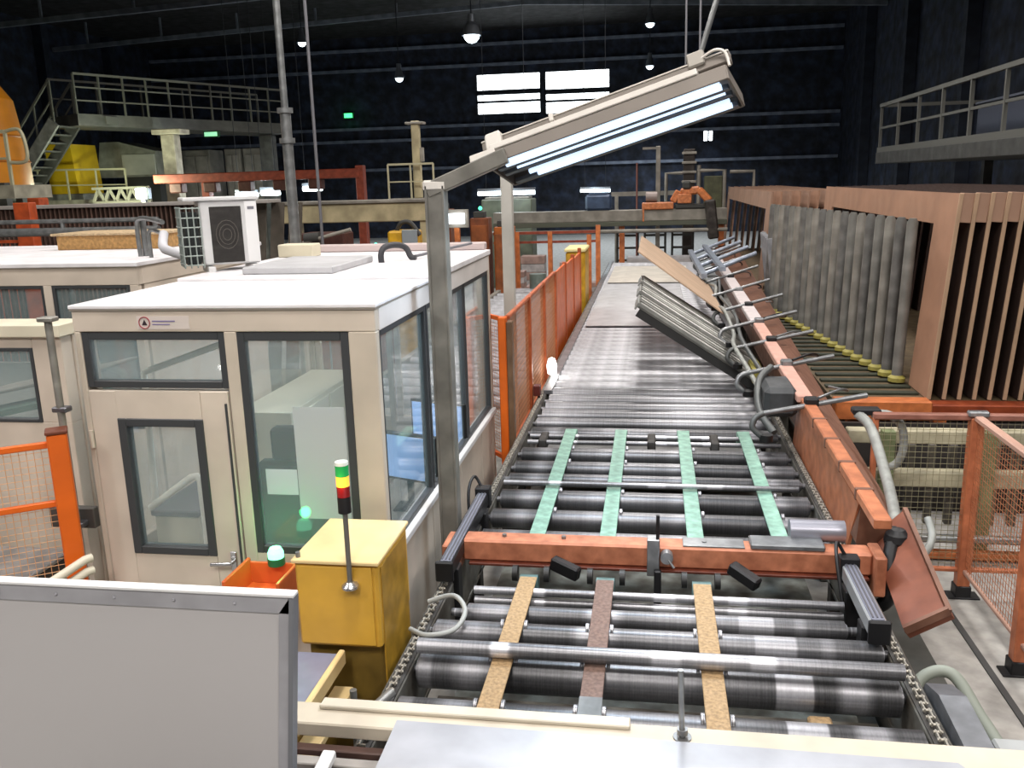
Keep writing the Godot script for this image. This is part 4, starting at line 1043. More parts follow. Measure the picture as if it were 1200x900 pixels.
func lamp_frame() -> void:
	var chn := M("channelgrey", Color(0.55, 0.54, 0.51), 0.55, 0.3, "dust", 1.0)
	var wht := M("flangewhite", Color(0.85, 0.83, 0.80), 0.5, 0.1, "faint", 1.0)
	var gry := M("lampgrey", Color(0.50, 0.47, 0.44), 0.6, 0.2, "faint", 1.0)
	var o := thing("lamp_frame", "slanting fluorescent light box on a grey channel post over the conveyor", "lamp", v3(-1.23, 0, -5.05))
	var x := -1.23
	var z := -5.05
	var b := B.new()
	b.b2(v3(x - 0.06, 0, z - 0.05), v3(x + 0.05, 3.09, z - 0.035), 0.003)
	b.b2(v3(x - 0.06, 0, z - 0.05), v3(x - 0.045, 3.09, z + 0.05), 0.003)
	b.b2(v3(x + 0.04, 0, z - 0.05), v3(x + 0.055, 3.09, z + 0.05), 0.003)
	b.b2(v3(x - 0.05, 0, z + 0.03), v3(x + 0.045, 3.09, z + 0.04), 0.002)
	part(o, "post", b, chn)
	part(o, "foot_plate", B.new().b2(v3(x - 0.1, 0, z - 0.1), v3(x + 0.1, 0.012, z + 0.1), 0.003), chn)
	var L := v3(-0.93, 3.19, -5.03)
	var R := v3(0.36, 3.57, -4.72)
	part(o, "arm", B.new().bar(v3(x - 0.05, 3.06, z), L + v3(0.12, 0.055, 0), 0.09, 0.085, Vector3.UP, 0.006), chn)
	part(o, "corner_weld", B.new().box(v3(x, 3.09, z), v3(0.14, 0.06, 0.1), 0.012), wht)
	var u := (R - L).normalized()
	var v := v3(0, 0.42, 1)
	v = (v - u * v.dot(u)).normalized()
	var w := v.cross(u)
	if w.y < 0.0:
		w = -w
	var bs := Basis(u, w, u.cross(w))
	var A := func(a: float, c: float, d: float) -> Vector3: return L + u * a + w * c + v * d
	var ln := L.distance_to(R)
	# housing open below: top plate, two side walls, end walls
	part(o, "housing", B.new().box(A.call(ln / 2, 0.07, -0.18), v3(ln, 0.012, 0.36), 0.0, bs).box(A.call(ln / 2, 0.035, 0.0), v3(ln, 0.072, 0.012), 0.002, bs).box(A.call(ln / 2, 0.035, -0.36), v3(ln, 0.07, 0.012), 0.002, bs).box(A.call(0.0, 0.035, -0.18), v3(0.012, 0.07, 0.36), 0.0, bs).box(A.call(ln, 0.035, -0.18), v3(0.012, 0.07, 0.36), 0.0, bs), gry)
	part(o, "flange", B.new().box(A.call(ln / 2 - 0.05, 0.09, -0.01), v3(ln - 0.18, 0.035, 0.05), 0.004, bs), wht)
	part(o, "top_channel", B.new().box(A.call(ln / 2, 0.13, -0.06), v3(ln + 0.05, 0.055, 0.06), 0.006, bs), gry)
	part(o, "top_edge", B.new().box(A.call(ln / 2, 0.16, -0.06), v3(ln + 0.05, 0.008, 0.07), 0.002, bs), wht)
	var gl := glow("fluoglow", Color(0.80, 0.89, 1.0), 1.25)
	for k in 5:
		var d: float = [-0.03, -0.075, -0.155, -0.255, -0.31][k]
		part(o, "tube", B.new().tube(A.call(0.06 + 0.03 * k, 0.005, d), A.call(ln - 0.05, 0.005, d), [0.017, 0.017, 0.008, 0.015, 0.015][k], 12), gl)
	for k in 3:
		part(o, "reflector", B.new().box(A.call(ln / 2, 0.015, [-0.12, -0.2, -0.34][k]), v3(ln - 0.04, 0.03, 0.03), 0.004, bs), M("reflector", Color(0.4, 0.42, 0.45), 0.35, 0.5))
	part(o, "joint_block", B.new().box(A.call(0.06, 0.12, -0.04), v3(0.1, 0.13, 0.09), 0.012, bs), wht)
	part(o, "joint_wing", B.new().box(A.call(-0.01, 0.06, 0.01), v3(0.16, 0.045, 0.02), 0.004, bs), wht)
	part(o, "end_clamp", B.new().box(A.call(ln - 0.14, 0.17, -0.05), v3(0.09, 0.08, 0.08), 0.008, bs), M("clampgrey", Color(0.6, 0.58, 0.55), 0.5, 0.3))
	part(o, "end_hoop", B.new().hose([A.call(ln - 0.12, 0.16, -0.02), A.call(ln - 0.04, 0.17, 0.0), A.call(ln + 0.01, 0.14, 0.0), A.call(ln + 0.02, 0.06, 0.0)], 0.008), wht)
	part(o, "tie_bracket", B.new().box(A.call(0.42, 0.15, -0.05), v3(0.025, 0.05, 0.08), 0.005, bs), wht)
	var s1: Vector3 = A.call(ln - 0.2, 0.17, -0.05)
	var s2: Vector3 = A.call(ln - 0.12, 0.2, -0.05)
	part(o, "suspension_wire", B.new().tube(s1, v3(s1.x - 0.04, 11.4, s1.z), 0.006, 6), M("wire", Color(0.5, 0.5, 0.52), 0.5, 0.5))
	part(o, "suspension_wire", B.new().tube(s2, v3(s2.x - 0.02, 11.4, s2.z), 0.006, 6), M("wire", Color(0.5, 0.5, 0.52), 0.5, 0.5))
	part(o, "stay_rod", B.new().tube(A.call(ln - 0.12, 0.2, -0.05), v3(2.55, 11.4, -5.0), 0.014, 8), M("galv", Color(0.62, 0.63, 0.63), 0.4, 0.6, "dust", 2.0))
	var al := AreaLight3D.new()
	al.name = "tube_light"
	al.area_size = Vector2(ln - 0.2, 0.32)
	al.light_color = Color(0.85, 0.93, 1.0)
	al.light_energy = 5.0
	al.area_normalize_energy = true
	al.shadow_enabled = true
	al.area_range = 40.0
	al.area_attenuation = 2.0
	var zz := w
	al.transform = Transform3D(Basis(u, zz.cross(u), zz), A.call(ln / 2, -0.03, -0.18) - origin[o])
	o.add_child(al)
	# white square column further back
	solo("square_column", "pale square steel column behind the orange fence post", "column", B.new().b2(v3(-1.35, 0, -8.05), v3(-1.25, 3.25, -7.95), 0.006), M("colpale", Color(0.78, 0.77, 0.74), 0.5, 0.1, "faint", 1.0))

func right_rack() -> void:
	var br := M("sheetbrown", Color(0.66, 0.50, 0.40), 0.85, 0.0, "faint", 0.6)
	var br2 := M("sheetbrown2", Color(0.62, 0.49, 0.41), 0.85, 0.0, "faint", 0.7)
	var lean := Basis(Vector3(0, 0, 1), -0.075)
	# one portal-shaped sheet: near leg, far leg, top bar
	var mk := func(z0: float, z1: float, hh: float, leg: float, bar: float) -> ArrayMesh:
		var b := B.new()
		b.prism([v3(0, 0, z0), v3(0, hh, z0), v3(0, hh, z1), v3(0, 0, z1), v3(0, 0, z1 + leg), v3(0, hh - bar, z1 + leg), v3(0, hh - bar, z0 - leg), v3(0, 0, z0 - leg)], v3(0.03, 0, 0))
		return b.mesh(Vector3.ZERO)
	var m1: ArrayMesh = mk.call(0.0, -6.4, 1.93, 0.62, 0.3)
	var m2: ArrayMesh = mk.call(0.0, -9.5, 1.75, 0.6, 0.32)
	var gap_shade := M("sheetshade", Color(0.24, 0.16, 0.13), 0.85, 0.0, "faint", 0.8)  # shade of the gaps put into the colour of the later boards
	var es := B.new().b2(v3(-0.002, 0.0, 0.0), v3(0.034, 1.93, 0.02), 0.003).mesh(Vector3.ZERO)  # pale strip carries the lit front edge of the darkened boards
	var sp := B.new().b2(v3(-0.115, 1.66, -0.05), v3(0.0, 1.925, 0.0), 0.003).mesh(Vector3.ZERO)  # added tan block keeps the lit top bar between darkened boards
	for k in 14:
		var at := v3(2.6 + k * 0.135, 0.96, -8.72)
		var o := inst(self, "rack_board", m1, br if k == 0 else gap_shade, at, lean)
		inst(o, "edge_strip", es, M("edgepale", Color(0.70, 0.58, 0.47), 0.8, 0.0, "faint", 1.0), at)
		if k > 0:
			inst(o, "lit_top_block", sp, br2, at)
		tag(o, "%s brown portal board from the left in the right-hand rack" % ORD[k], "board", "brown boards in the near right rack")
	for k in 9:
		var o := inst(self, "far_rack_board", m2, br if k % 2 else br2, v3(1.95 + k * 0.16, 1.05, -16.6), lean)
		tag(o, "%s brown board from the left in the farther right rack" % ORD[k], "board", "brown boards in the far right rack")
	# grey tubes standing in a row before the first board
	var tb := B.new()
	tb.tube(v3(0, 0.05, 0), v3(0, 1.62, 0), 0.054, 16)
	tb.cone(v3(0, 1.62, 0), v3(0, 1.66, 0), 0.054, 0.034, 16)
	var tmesh := tb.mesh(Vector3.ZERO)
	var ft := B.new()
	ft.lathe(Vector3.ZERO, [Vector2(0.0, 0.0), Vector2(0.085, 0.0), Vector2(0.085, 0.04), Vector2(0.05, 0.07), Vector2(0.0, 0.07)], 14)
	var fmesh := ft.mesh(Vector3.ZERO)
	var tg := [M("tubegrey_a", Color(0.56, 0.56, 0.54), 0.6, 0.2, "dust", 1.0), M("tubegrey_b", Color(0.50, 0.50, 0.49), 0.6, 0.2, "dust", 1.3), M("tubegrey_c", Color(0.62, 0.61, 0.58), 0.6, 0.2, "dust", 0.8)]
	for k in 20:
		var s := k / 19.0
		var p := v3(2.5, 0.975, -9.42).lerp(v3(1.84, 0.975, -14.8), s)
		var o := thing("grey_tube", "%s grey upright tube counted from the near end of the row in the rack" % ORD[k], "tube", p, "grey tubes in the right rack")
		o.basis = Basis(Vector3(0, 0, 1), -0.03)
		var a := inst(o, "tube", tmesh, tg[(k * 7) % 3], p)
		a.position = Vector3.ZERO
		var f := inst(o, "foot", fmesh, M("padyellow", Color(0.72, 0.68, 0.34), 0.7, 0.0, "dust", 2.0), p)
		f.position = Vector3.ZERO
	# thin pale slats behind the far end of the tilting beam
	for k in 6:
		var p := v3(1.95 + 0.02 * k, 1.05, -14.6 - k * 0.35)
		var o := solo("pale_board", "%s thin pale board standing behind the far end of the beam" % ORD[k], "board", B.new().bar(p, p + v3(-0.12, 1.05, -0.1), 0.09, 0.05, Vector3.BACK, 0.006), M("slatpale", Color(0.66, 0.67, 0.69), 0.5, 0.3, "dust", 1.0), "pale boards behind the beam")
	# carrier
	var r := thing("storage_rack", "orange and cream steel frame carrying the boards on the right", "rack", v3(3, 0, -9))
	var ro := M("rackorange", Color(0.85, 0.50, 0.28), 0.55, 0.1, "rust", 1.0)
	var rc := M("rackcream", Color(0.74, 0.71, 0.60), 0.6, 0.0, "dust", 1.0)
	part(r, "front_beam", B.new().b2(v3(1.7, 0.84, -8.55), v3(2.55, 1.02, -8.35), 0.01), ro)
	part(r, "front_beam", B.new().b2(v3(2.55, 0.82, -8.7), v3(4.8, 0.955, -8.5), 0.01), M("rackorangedark", Color(0.62, 0.28, 0.14), 0.6, 0.1, "rust", 1.0))
	part(r, "deck", B.new().b2(v3(1.74, 0.86, -15.2), v3(4.8, 0.95, -8.71)), M("rackdeck", Color(0.42, 0.35, 0.25), 0.8, 0.0, "dust", 1.0))
	part(r, "far_deck", B.new().b2(v3(1.93, 0.9, -26.3), v3(4.2, 1.05, -16.4)), M("rackdeck", Color(0.42, 0.35, 0.25), 0.8, 0.0, "dust", 1.0))
	for y in [[0.98, 1.09], [0.61, 0.74]]:
		part(r, "cream_rail", B.new().b2(v3(1.6, y[0] - 0.06, -7.45), v3(4.8, y[1] - 0.06, -7.33), 0.008), rc)
	part(r, "tube_rail", B.new().tube(v3(1.6, 0.2, -7.1), v3(4.8, 0.2, -7.1), 0.035, 10), M("galv", Color(0.62, 0.63, 0.63), 0.4, 0.6, "dust", 2.0))
	part(r, "red_rail", B.new().b2(v3(1.6, 0.02, -7.2), v3(4.8, 0.07, -7.1), 0.004), ro)
	for x in [1.85, 2.62, 3.6, 4.6]:
		part(r, "upright", B.new().b2(v3(x, 0, -7.33), v3(x + 0.1, 1.05, -7.23), 0.006), M("rackgreen", Color(0.50, 0.54, 0.38), 0.6, 0.0, "dust", 1.0))
		part(r, "rack_leg", B.new().b2(v3(x, 0, -8.65), v3(x + 0.12, 0.86, -8.53), 0.006), ro)
		part(r, "rack_leg", B.new().b2(v3(x, 0, -15.0), v3(x + 0.12, 0.86, -14.88), 0.006), ro)
		if x < 4.0:
			part(r, "rack_leg", B.new().b2(v3(x, 0, -25.0), v3(x + 0.12, 0.9, -24.88), 0.006), ro)
	part(r, "shade_sheet", B.new().b2(v3(1.74, 0.0, -8.3), v3(4.8, 0.84, -8.25)), M("undershade", Color(0.17, 0.15, 0.14), 0.8))  # added dark sheet standing in for the shade below the rack
	for k in 22:
		part(r, "deck_slat", B.new().b2(v3(1.76, 0.95, -9.0 - k * 0.28), v3(2.58, 0.975, -8.9 - k * 0.28), 0.004), M("deckslat", Color(0.22, 0.24, 0.18), 0.7, 0.1, "dust", 2.0))
	for k in 9:
		part(r, "hanging_slat", B.new().b2(v3(2.0 + k * 0.17, 0.1, -7.72), v3(2.06 + k * 0.17, 0.82, -7.66), 0.006), M("slatgrey", Color(0.42, 0.40, 0.37), 0.7, 0.1, "dust", 1.0))

# a flat wire mesh panel between two lower corners, from y0 to y1
func wire_panel(b: B, p: Vector3, q: Vector3, y0: float, y1: float, step: float, r: float) -> void:
	var n := int(p.distance_to(q) / step)
	for k in n + 1:
		var a := p.lerp(q, float(k) / n)
		b.tube(v3(a.x, y0, a.z), v3(a.x, y1, a.z), r, 3)
	var m := int((y1 - y0) / step)
	for k in m + 1:
		var y := y0 + (y1 - y0) * k / m
		b.tube(v3(p.x, y, p.z), v3(q.x, y, q.z), r, 3)

func right_fence() -> void:
	var o := thing("mesh_fence", "low orange safety fence with wire mesh at the right", "fence", v3(2.28, 0, -6))
	var fo := M("fenceorange", Color(0.82, 0.49, 0.33), 0.5, 0.05, "rust", 1.2)
	var pk := M("fencepale", Color(0.78, 0.62, 0.55), 0.5, 0.05, "faint", 1.0)
	var blk := M("fitblack", Color(0.09, 0.09, 0.1), 0.5, 0.2)
	for p in [[2.28, -6.48], [2.28, -5.42], [2.28, -4.36], [3.4, -6.48]]:
		part(o, "post", B.new().b2(v3(p[0] - 0.045, 0.08, p[1] - 0.045), v3(p[0] + 0.045, 1.38, p[1] + 0.045), 0.008), fo)
		part(o, "post_foot", B.new().b2(v3(p[0] - 0.055, 0, p[1] - 0.055), v3(p[0] + 0.055, 0.1, p[1] + 0.055), 0.006).b2(v3(p[0] - 0.1, 0, p[1] - 0.06), v3(p[0] + 0.12, 0.015, p[1] + 0.06), 0.003), blk)
	part(o, "top_rail", B.new().b2(v3(1.58, 1.36, -6.51), v3(3.4, 1.405, -6.45), 0.008), M("railbrown", Color(0.62, 0.42, 0.36), 0.5, 0.05, "rust", 1.0))
	part(o, "top_rail", B.new().b2(v3(2.25, 1.36, -6.45), v3(2.31, 1.4, -4.36), 0.008), pk)
	part(o, "bottom_rail", B.new().b2(v3(1.58, 0.2, -6.5), v3(3.4, 0.23, -6.46), 0.006), fo)
	part(o, "bottom_rail", B.new().b2(v3(2.265, 0.2, -6.45), v3(2.295, 0.23, -4.36), 0.006), pk)
	part(o, "end_upright", B.new().b2(v3(1.58, 0.2, -6.5), v3(1.62, 1.38, -6.46), 0.006), fo)
	var w := B.new()
	wire_panel(w, v3(1.62, 0, -6.48), v3(2.24, 0, -6.48), 0.22, 1.37, 0.042, 0.0022)
	wire_panel(w, v3(2.32, 0, -6.48), v3(3.36, 0, -6.48), 0.22, 1.37, 0.042, 0.0022)
	part(o, "wire_mesh", w, M("meshgrey", Color(0.55, 0.53, 0.42), 0.5, 0.3), "stuff", "dull greenish wire mesh")
	var w2 := B.new()
	wire_panel(w2, v3(2.28, 0, -6.43), v3(2.28, 0, -5.46), 0.22, 1.37, 0.042, 0.0024)
	wire_panel(w2, v3(2.28, 0, -5.38), v3(2.28, 0, -4.4), 0.22, 1.37, 0.042, 0.0024)
	part(o, "wire_mesh", w2, M("meshorange", Color(0.72, 0.45, 0.3), 0.5, 0.2), "stuff", "orange wire mesh")
	part(o, "corner_clamp", B.new().box(v3(2.28, 1.41, -6.46), v3(0.14, 0.04, 0.06), 0.01), M("fitsteel", Color(0.6, 0.61, 0.62), 0.4, 0.6, "dust", 2.0))
	solo("floor_channel", "dark floor channel strip beside the right fence", "floor strip", B.new().b2(v3(2.1, 0, -6.2), v3(2.14, 0.012, -4.2)), M("floorstrip", Color(0.25, 0.25, 0.25), 0.7))

func left_fences() -> void:
	var so := M("safetyorange", Color(0.92, 0.42, 0.10), 0.45, 0.05, "faint", 1.0)
	var sd := M("orangedull", Color(0.80, 0.42, 0.24), 0.5, 0.05, "rust", 1.0)
	var pm := M("meshpeach", Color(0.78, 0.52, 0.36), 0.5, 0.1)
	var o := thing("conveyor_fence", "orange safety fence along the left of the conveyor behind the cabin", "fence", v3(-1.21, 0, -10))
	part(o, "corner_post", B.new().b2(v3(-1.27, 0, -7.46), v3(-1.2, 1.97, -7.36), 0.008), so)
	part(o, "post_back", B.new().b2(v3(-1.2, 0, -7.47), v3(-1.15, 1.93, -7.37), 0.006), M("postbrown", Color(0.48, 0.36, 0.26), 0.6, 0.0, "dust", 1.0))
	for z in [-8.75, -10.0, -11.2]:
		part(o, "post", B.new().b2(v3(-1.23, 0, z - 0.03), v3(-1.17, 1.97, z + 0.03), 0.006), sd)
	for k in 3:
		var z0: float = [-7.46, -8.78, -10.03][k]
		var z1: float = [-8.72, -9.97, -11.17][k]
		part(o, "top_rail", B.new().b2(v3(-1.22, 1.94, z1), v3(-1.18, 1.975, z0), 0.005), sd)
		part(o, "bottom_rail", B.new().b2(v3(-1.215, 0.78, z1), v3(-1.185, 0.81, z0), 0.005), sd)
		var w := B.new()
		wire_panel(w, v3(-1.2, 0, z0), v3(-1.2, 0, z1), 0.8, 1.95, 0.05, 0.003)
		part(o, "wire_mesh", w, pm, "stuff")
		part(o, "kick_panel", B.new().b2(v3(-1.21, 0.0, z1), v3(-1.19, 0.78, z0)), M("kick", Color(0.74, 0.66, 0.58), 0.6, 0.0, "dust", 1.0))
	for k in 3:
		part(o, "solid_panel", B.new().b2(v3(-1.215, 0.3, -12.5 - k * 1.3), v3(-1.185, 1.95 - 0.03 * k, -11.22 - k * 1.3), 0.004), so)
		part(o, "post", B.new().b2(v3(-1.23, 0, -12.55 - k * 1.3), v3(-1.17, 1.97, -12.5 - k * 1.3), 0.006), sd)
	# short return panel between cabin and post
	var w3 := B.new()
	wire_panel(w3, v3(-1.385, 0, -7.6), v3(-1.27, 0, -7.45), 0.7, 1.93, 0.03, 0.0025)
	part(o, "wire_mesh", w3, pm, "stuff")
	for y in [1.95, 0.7]:
		part(o, "return_rail", B.new().bar(v3(-1.385, y, -7.6), v3(-1.27, y, -7.45), 0.03, 0.035), so)
	part(o, "return_stile", B.new().b2(v3(-1.4, 0, -7.62), v3(-1.37, 1.97, -7.58), 0.004), so)
	o.position.x -= 0.04
	var g := thing("gate_sensor", "small dark red switch box low on the orange fence", "switch box", v3(-1.15, 0.9, -8.75))
	part(g, "body", B.new().b2(v3(-1.2, 0.95, -8.8), v3(-1.13, 1.06, -8.7), 0.008), M("darkred", Color(0.36, 0.13, 0.11), 0.5))
	part(g, "cable_gland", B.new().tube(v3(-1.15, 0.9, -8.75), v3(-1.15, 0.95, -8.75), 0.014, 8), M("fitblack", Color(0.09, 0.09, 0.1), 0.5, 0.2))
	var wl := thing("work_light", "small bright lamp low beside the conveyor edge near the orange panels", "lamp", v3(-1.13, 0.9, -9.8))
	part(wl, "stalk", B.new().tube(v3(-1.13, 0.6, -9.8), v3(-1.13, 0.92, -9.8), 0.015, 8), M("fitblack", Color(0.09, 0.09, 0.1), 0.5, 0.2))
	part(wl, "bulb", B.new().lathe(v3(-1.13, 0.92, -9.8), [Vector2(0, 0), Vector2(0.05, 0.03), Vector2(0.06, 0.12), Vector2(0.04, 0.2), Vector2(0, 0.22)], 14), glow("bulbglow", Color(1.0, 0.98, 0.95), 3.0))
	omni(wl, v3(-1.05, 1.02, -9.72), Color(1.0, 0.98, 0.95), 0.06, 0.05)
	var ye := thing("yellow_housing", "tall yellow machine housing at the end of the orange fence panels", "machine housing", v3(-1.25, 0, -16.2))
	part(ye, "body", B.new().b2(v3(-1.55, 0, -16.8), v3(-1.2, 1.84, -15.9), 0.03), M("yellowmach", Color(0.86, 0.66, 0.14), 0.5, 0.0, "dust", 1.0))
	part(ye, "top", B.new().b2(v3(-1.57, 1.84, -16.85), v3(-1.19, 1.9, -15.86), 0.015), M("yellowpale", Color(0.9, 0.84, 0.6), 0.6))
	# fence at the left edge
	var f := thing("edge_fence", "bright orange fence panel with wire mesh at the left edge", "fence", v3(-3.4, 0, -3.9))
	var p := v3(-3.14, 0, -4.1)
	var q := v3(-3.85, 0, -3.6)
	var d := (q - p).normalized()
	part(f, "post", B.new().box(p + v3(0, 0.94, 0), v3(0.1, 1.84, 0.1), 0.008, Basis(Vector3.UP, 0.6)), so)
	part(f, "post_cap", B.new().box(p + v3(0, 1.87, 0), v3(0.11, 0.02, 0.11), 0.006, Basis(Vector3.UP, 0.6)), M("capbrown", Color(0.4, 0.2, 0.12), 0.6))
	part(f, "post_foot", B.new().box(p + v3(0, 0.01, 0), v3(0.18, 0.02, 0.18), 0.004), M("fitblack", Color(0.09, 0.09, 0.1), 0.5, 0.2))
	part(f, "post", B.new().box(q + v3(0, 0.94, 0), v3(0.1, 1.84, 0.1), 0.008, Basis(Vector3.UP, 0.6)), so)
	for y in [1.8, 1.47, 0.9]:
		part(f, "rail", B.new().bar(p + v3(0, y, 0), q + v3(0, y, 0), 0.03, 0.035, Vector3.UP, 0.005), so)
	var w4 := B.new()
	wire_panel(w4, p + d * 0.05, q, 0.9, 1.8, 0.035, 0.002)
	part(f, "wire_mesh", w4, M("meshpale", Color(0.86, 0.66, 0.48), 0.5, 0.1), "stuff")

func console() -> void:
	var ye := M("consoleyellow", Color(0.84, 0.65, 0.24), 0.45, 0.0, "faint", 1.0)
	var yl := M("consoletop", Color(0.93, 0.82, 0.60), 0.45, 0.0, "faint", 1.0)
	var o := thing("yellow_cabinet", "yellow switch cabinet standing in front of the control cabin corner", "cabinet", v3(-1.45, 0, -3.9))
	part(o, "body", B.new().b2(v3(-1.655, 0.96, -4.14), v3(-1.25, 1.385, -3.64), 0.012), ye)
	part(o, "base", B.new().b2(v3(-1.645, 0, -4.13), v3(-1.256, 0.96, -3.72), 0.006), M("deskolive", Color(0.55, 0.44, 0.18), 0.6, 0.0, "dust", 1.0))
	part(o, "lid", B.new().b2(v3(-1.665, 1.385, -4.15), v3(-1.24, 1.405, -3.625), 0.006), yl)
	part(o, "door", B.new().b2(v3(-1.64, 0.98, -3.64), v3(-1.275, 1.375, -3.628), 0.005), ye)
	part(o, "lock", B.new().tube(v3(-1.64, 1.4, -3.66), v3(-1.64, 1.43, -3.66), 0.012, 8), M("fitsteel", Color(0.6, 0.61, 0.62), 0.4, 0.6, "dust", 2.0))
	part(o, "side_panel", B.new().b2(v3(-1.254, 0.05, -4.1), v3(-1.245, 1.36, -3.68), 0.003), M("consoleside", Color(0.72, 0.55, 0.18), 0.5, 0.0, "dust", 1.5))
	var dk := thing("control_desk", "yellow edged desk with blue-grey top in front of the yellow cabinet", "desk", v3(-1.65, 0, -3.4))
	part(dk, "pedestal", B.new().b2(v3(-1.84, 0, -3.62), v3(-1.5, 0.9, -3.1), 0.01), M("deskolive", Color(0.55, 0.44, 0.18), 0.6, 0.0, "dust", 1.0))
	part(dk, "desk_surface", B.new().b2(v3(-1.86, 0.9, -3.63), v3(-1.46, 0.93, -3.05), 0.004), M("deskblue", Color(0.56, 0.57, 0.66), 0.5, 0.1, "faint", 1.5))
	part(dk, "edge_trim", B.new().b2(v3(-1.46, 0.88, -3.63), v3(-1.43, 0.955, -3.05), 0.006), yl)
	part(dk, "edge_trim", B.new().b2(v3(-1.89, 0.88, -3.63), v3(-1.86, 0.955, -3.05), 0.006), M("deskbrown", Color(0.5, 0.32, 0.24), 0.6))
	part(dk, "under_rail", B.new().b2(v3(-1.5, 0.72, -3.63), v3(-1.40, 0.76, -3.05), 0.006), yl)
	for k in 4:
		var n := solo("steel_nut", "%s loose steel nut from the back on the blue-grey desk top" % ["first", "second", "third", "fourth"][k], "nut", B.new().tube(v3([-1.72, -1.66, -1.67, -1.72][k], 0.93, [-3.52, -3.54, -3.42, -3.36][k]), v3([-1.72, -1.66, -1.67, -1.72][k], 0.945, [-3.52, -3.54, -3.42, -3.36][k]), 0.014, 6), M("nutsteel", Color(0.35, 0.35, 0.38), 0.3, 0.8), "loose nuts on the desk")
	# signal tower on the cabinet front
	var s := thing("signal_tower", "signal tower lamp with green, amber and red lenses on a pole", "signal lamp", v3(-1.375, 1.31, -3.61))
	var x := -1.37
	var z := -3.6
	part(s, "pole", B.new().tube(v3(x, 1.3, z), v3(x, 1.66, z), 0.012, 10), M("polegrey", Color(0.45, 0.44, 0.42), 0.4, 0.5))
	part(s, "flange", B.new().lathe(v3(x, 1.29, z), [Vector2(0, 0), Vector2(0.04, 0), Vector2(0.04, 0.012), Vector2(0.018, 0.03), Vector2(0, 0.03)], 16).box(v3(x, 1.3, z - 0.02), v3(0.05, 0.02, 0.02)), M("chrome", Color(0.75, 0.75, 0.76), 0.25, 0.9))
	part(s, "base_section", B.new().tube(v3(x, 1.66, z), v3(x, 1.735, z), 0.03, 18), M("blackplastic", Color(0.06, 0.06, 0.07), 0.5))
	part(s, "red_lens", B.new().tube(v3(x, 1.737, z), v3(x, 1.785, z), 0.03, 18), M("lensred", Color(0.5, 0.07, 0.09), 0.25))
	part(s, "amber_lens", B.new().tube(v3(x, 1.787, z), v3(x, 1.833, z), 0.03, 18), glow("lensamber", Color(1.0, 0.72, 0.25), 0.9))
	part(s, "green_lens", B.new().tube(v3(x, 1.835, z), v3(x, 1.885, z), 0.03, 18), glow("lensgreen", Color(0.05, 0.55, 0.28), 0.35))
	part(s, "cap", B.new().lathe(v3(x, 1.886, z), [Vector2(0, 0), Vector2(0.031, 0), Vector2(0.029, 0.015), Vector2(0.0, 0.02)], 18), M("capwhite", Color(0.85, 0.88, 0.85), 0.4))
	omni(s, v3(x, 1.81, z + 0.06), Color(1.0, 0.75, 0.35), 0.01, 0.03)
	# orange tray with the green beacon
	var tr := thing("orange_stand", "orange open-topped tray on a stand before the cabin door", "stand", v3(-2.0, 0, -4.0))
	var og := M("trayorange", Color(0.86, 0.40, 0.18), 0.5, 0.0, "faint", 1.0)
	part(tr, "tray", B.new().b2(v3(-2.14, 1.0, -4.16), v3(-1.86, 1.02, -3.86), 0.004).b2(v3(-2.14, 1.02, -4.16), v3(-1.86, 1.14, -4.145), 0.004).b2(v3(-2.155, 1.0, -4.16), v3(-2.135, 1.16, -3.86), 0.005).b2(v3(-1.865, 1.0, -4.16), v3(-1.845, 1.16, -3.86), 0.005), og)
	part(tr, "column", B.new().b2(v3(-2.05, 0, -4.08), v3(-1.95, 1.0, -3.98), 0.006), og)
	var bc := thing("green_beacon", "glowing green beacon on the orange tray before the cabin", "beacon", v3(-1.975, 1.14, -4.12))
	part(bc, "base", B.new().tube(v3(-1.975, 1.14, -4.13), v3(-1.975, 1.18, -4.13), 0.046, 18), M("beacongreen", Color(0.1, 0.42, 0.26), 0.4))
	part(bc, "dome", B.new().lathe(v3(-1.975, 1.18, -4.13), [Vector2(0.0, 0.0), Vector2(0.042, 0.0), Vector2(0.042, 0.03), Vector2(0.03, 0.055), Vector2(0.0, 0.065)], 18), glow("beaconglow", Color(0.55, 1.0, 0.8), 2.0))
	omni(bc, v3(-1.975, 1.27, -4.1), Color(0.12, 1.0, 0.5), 0.035, 0.03)

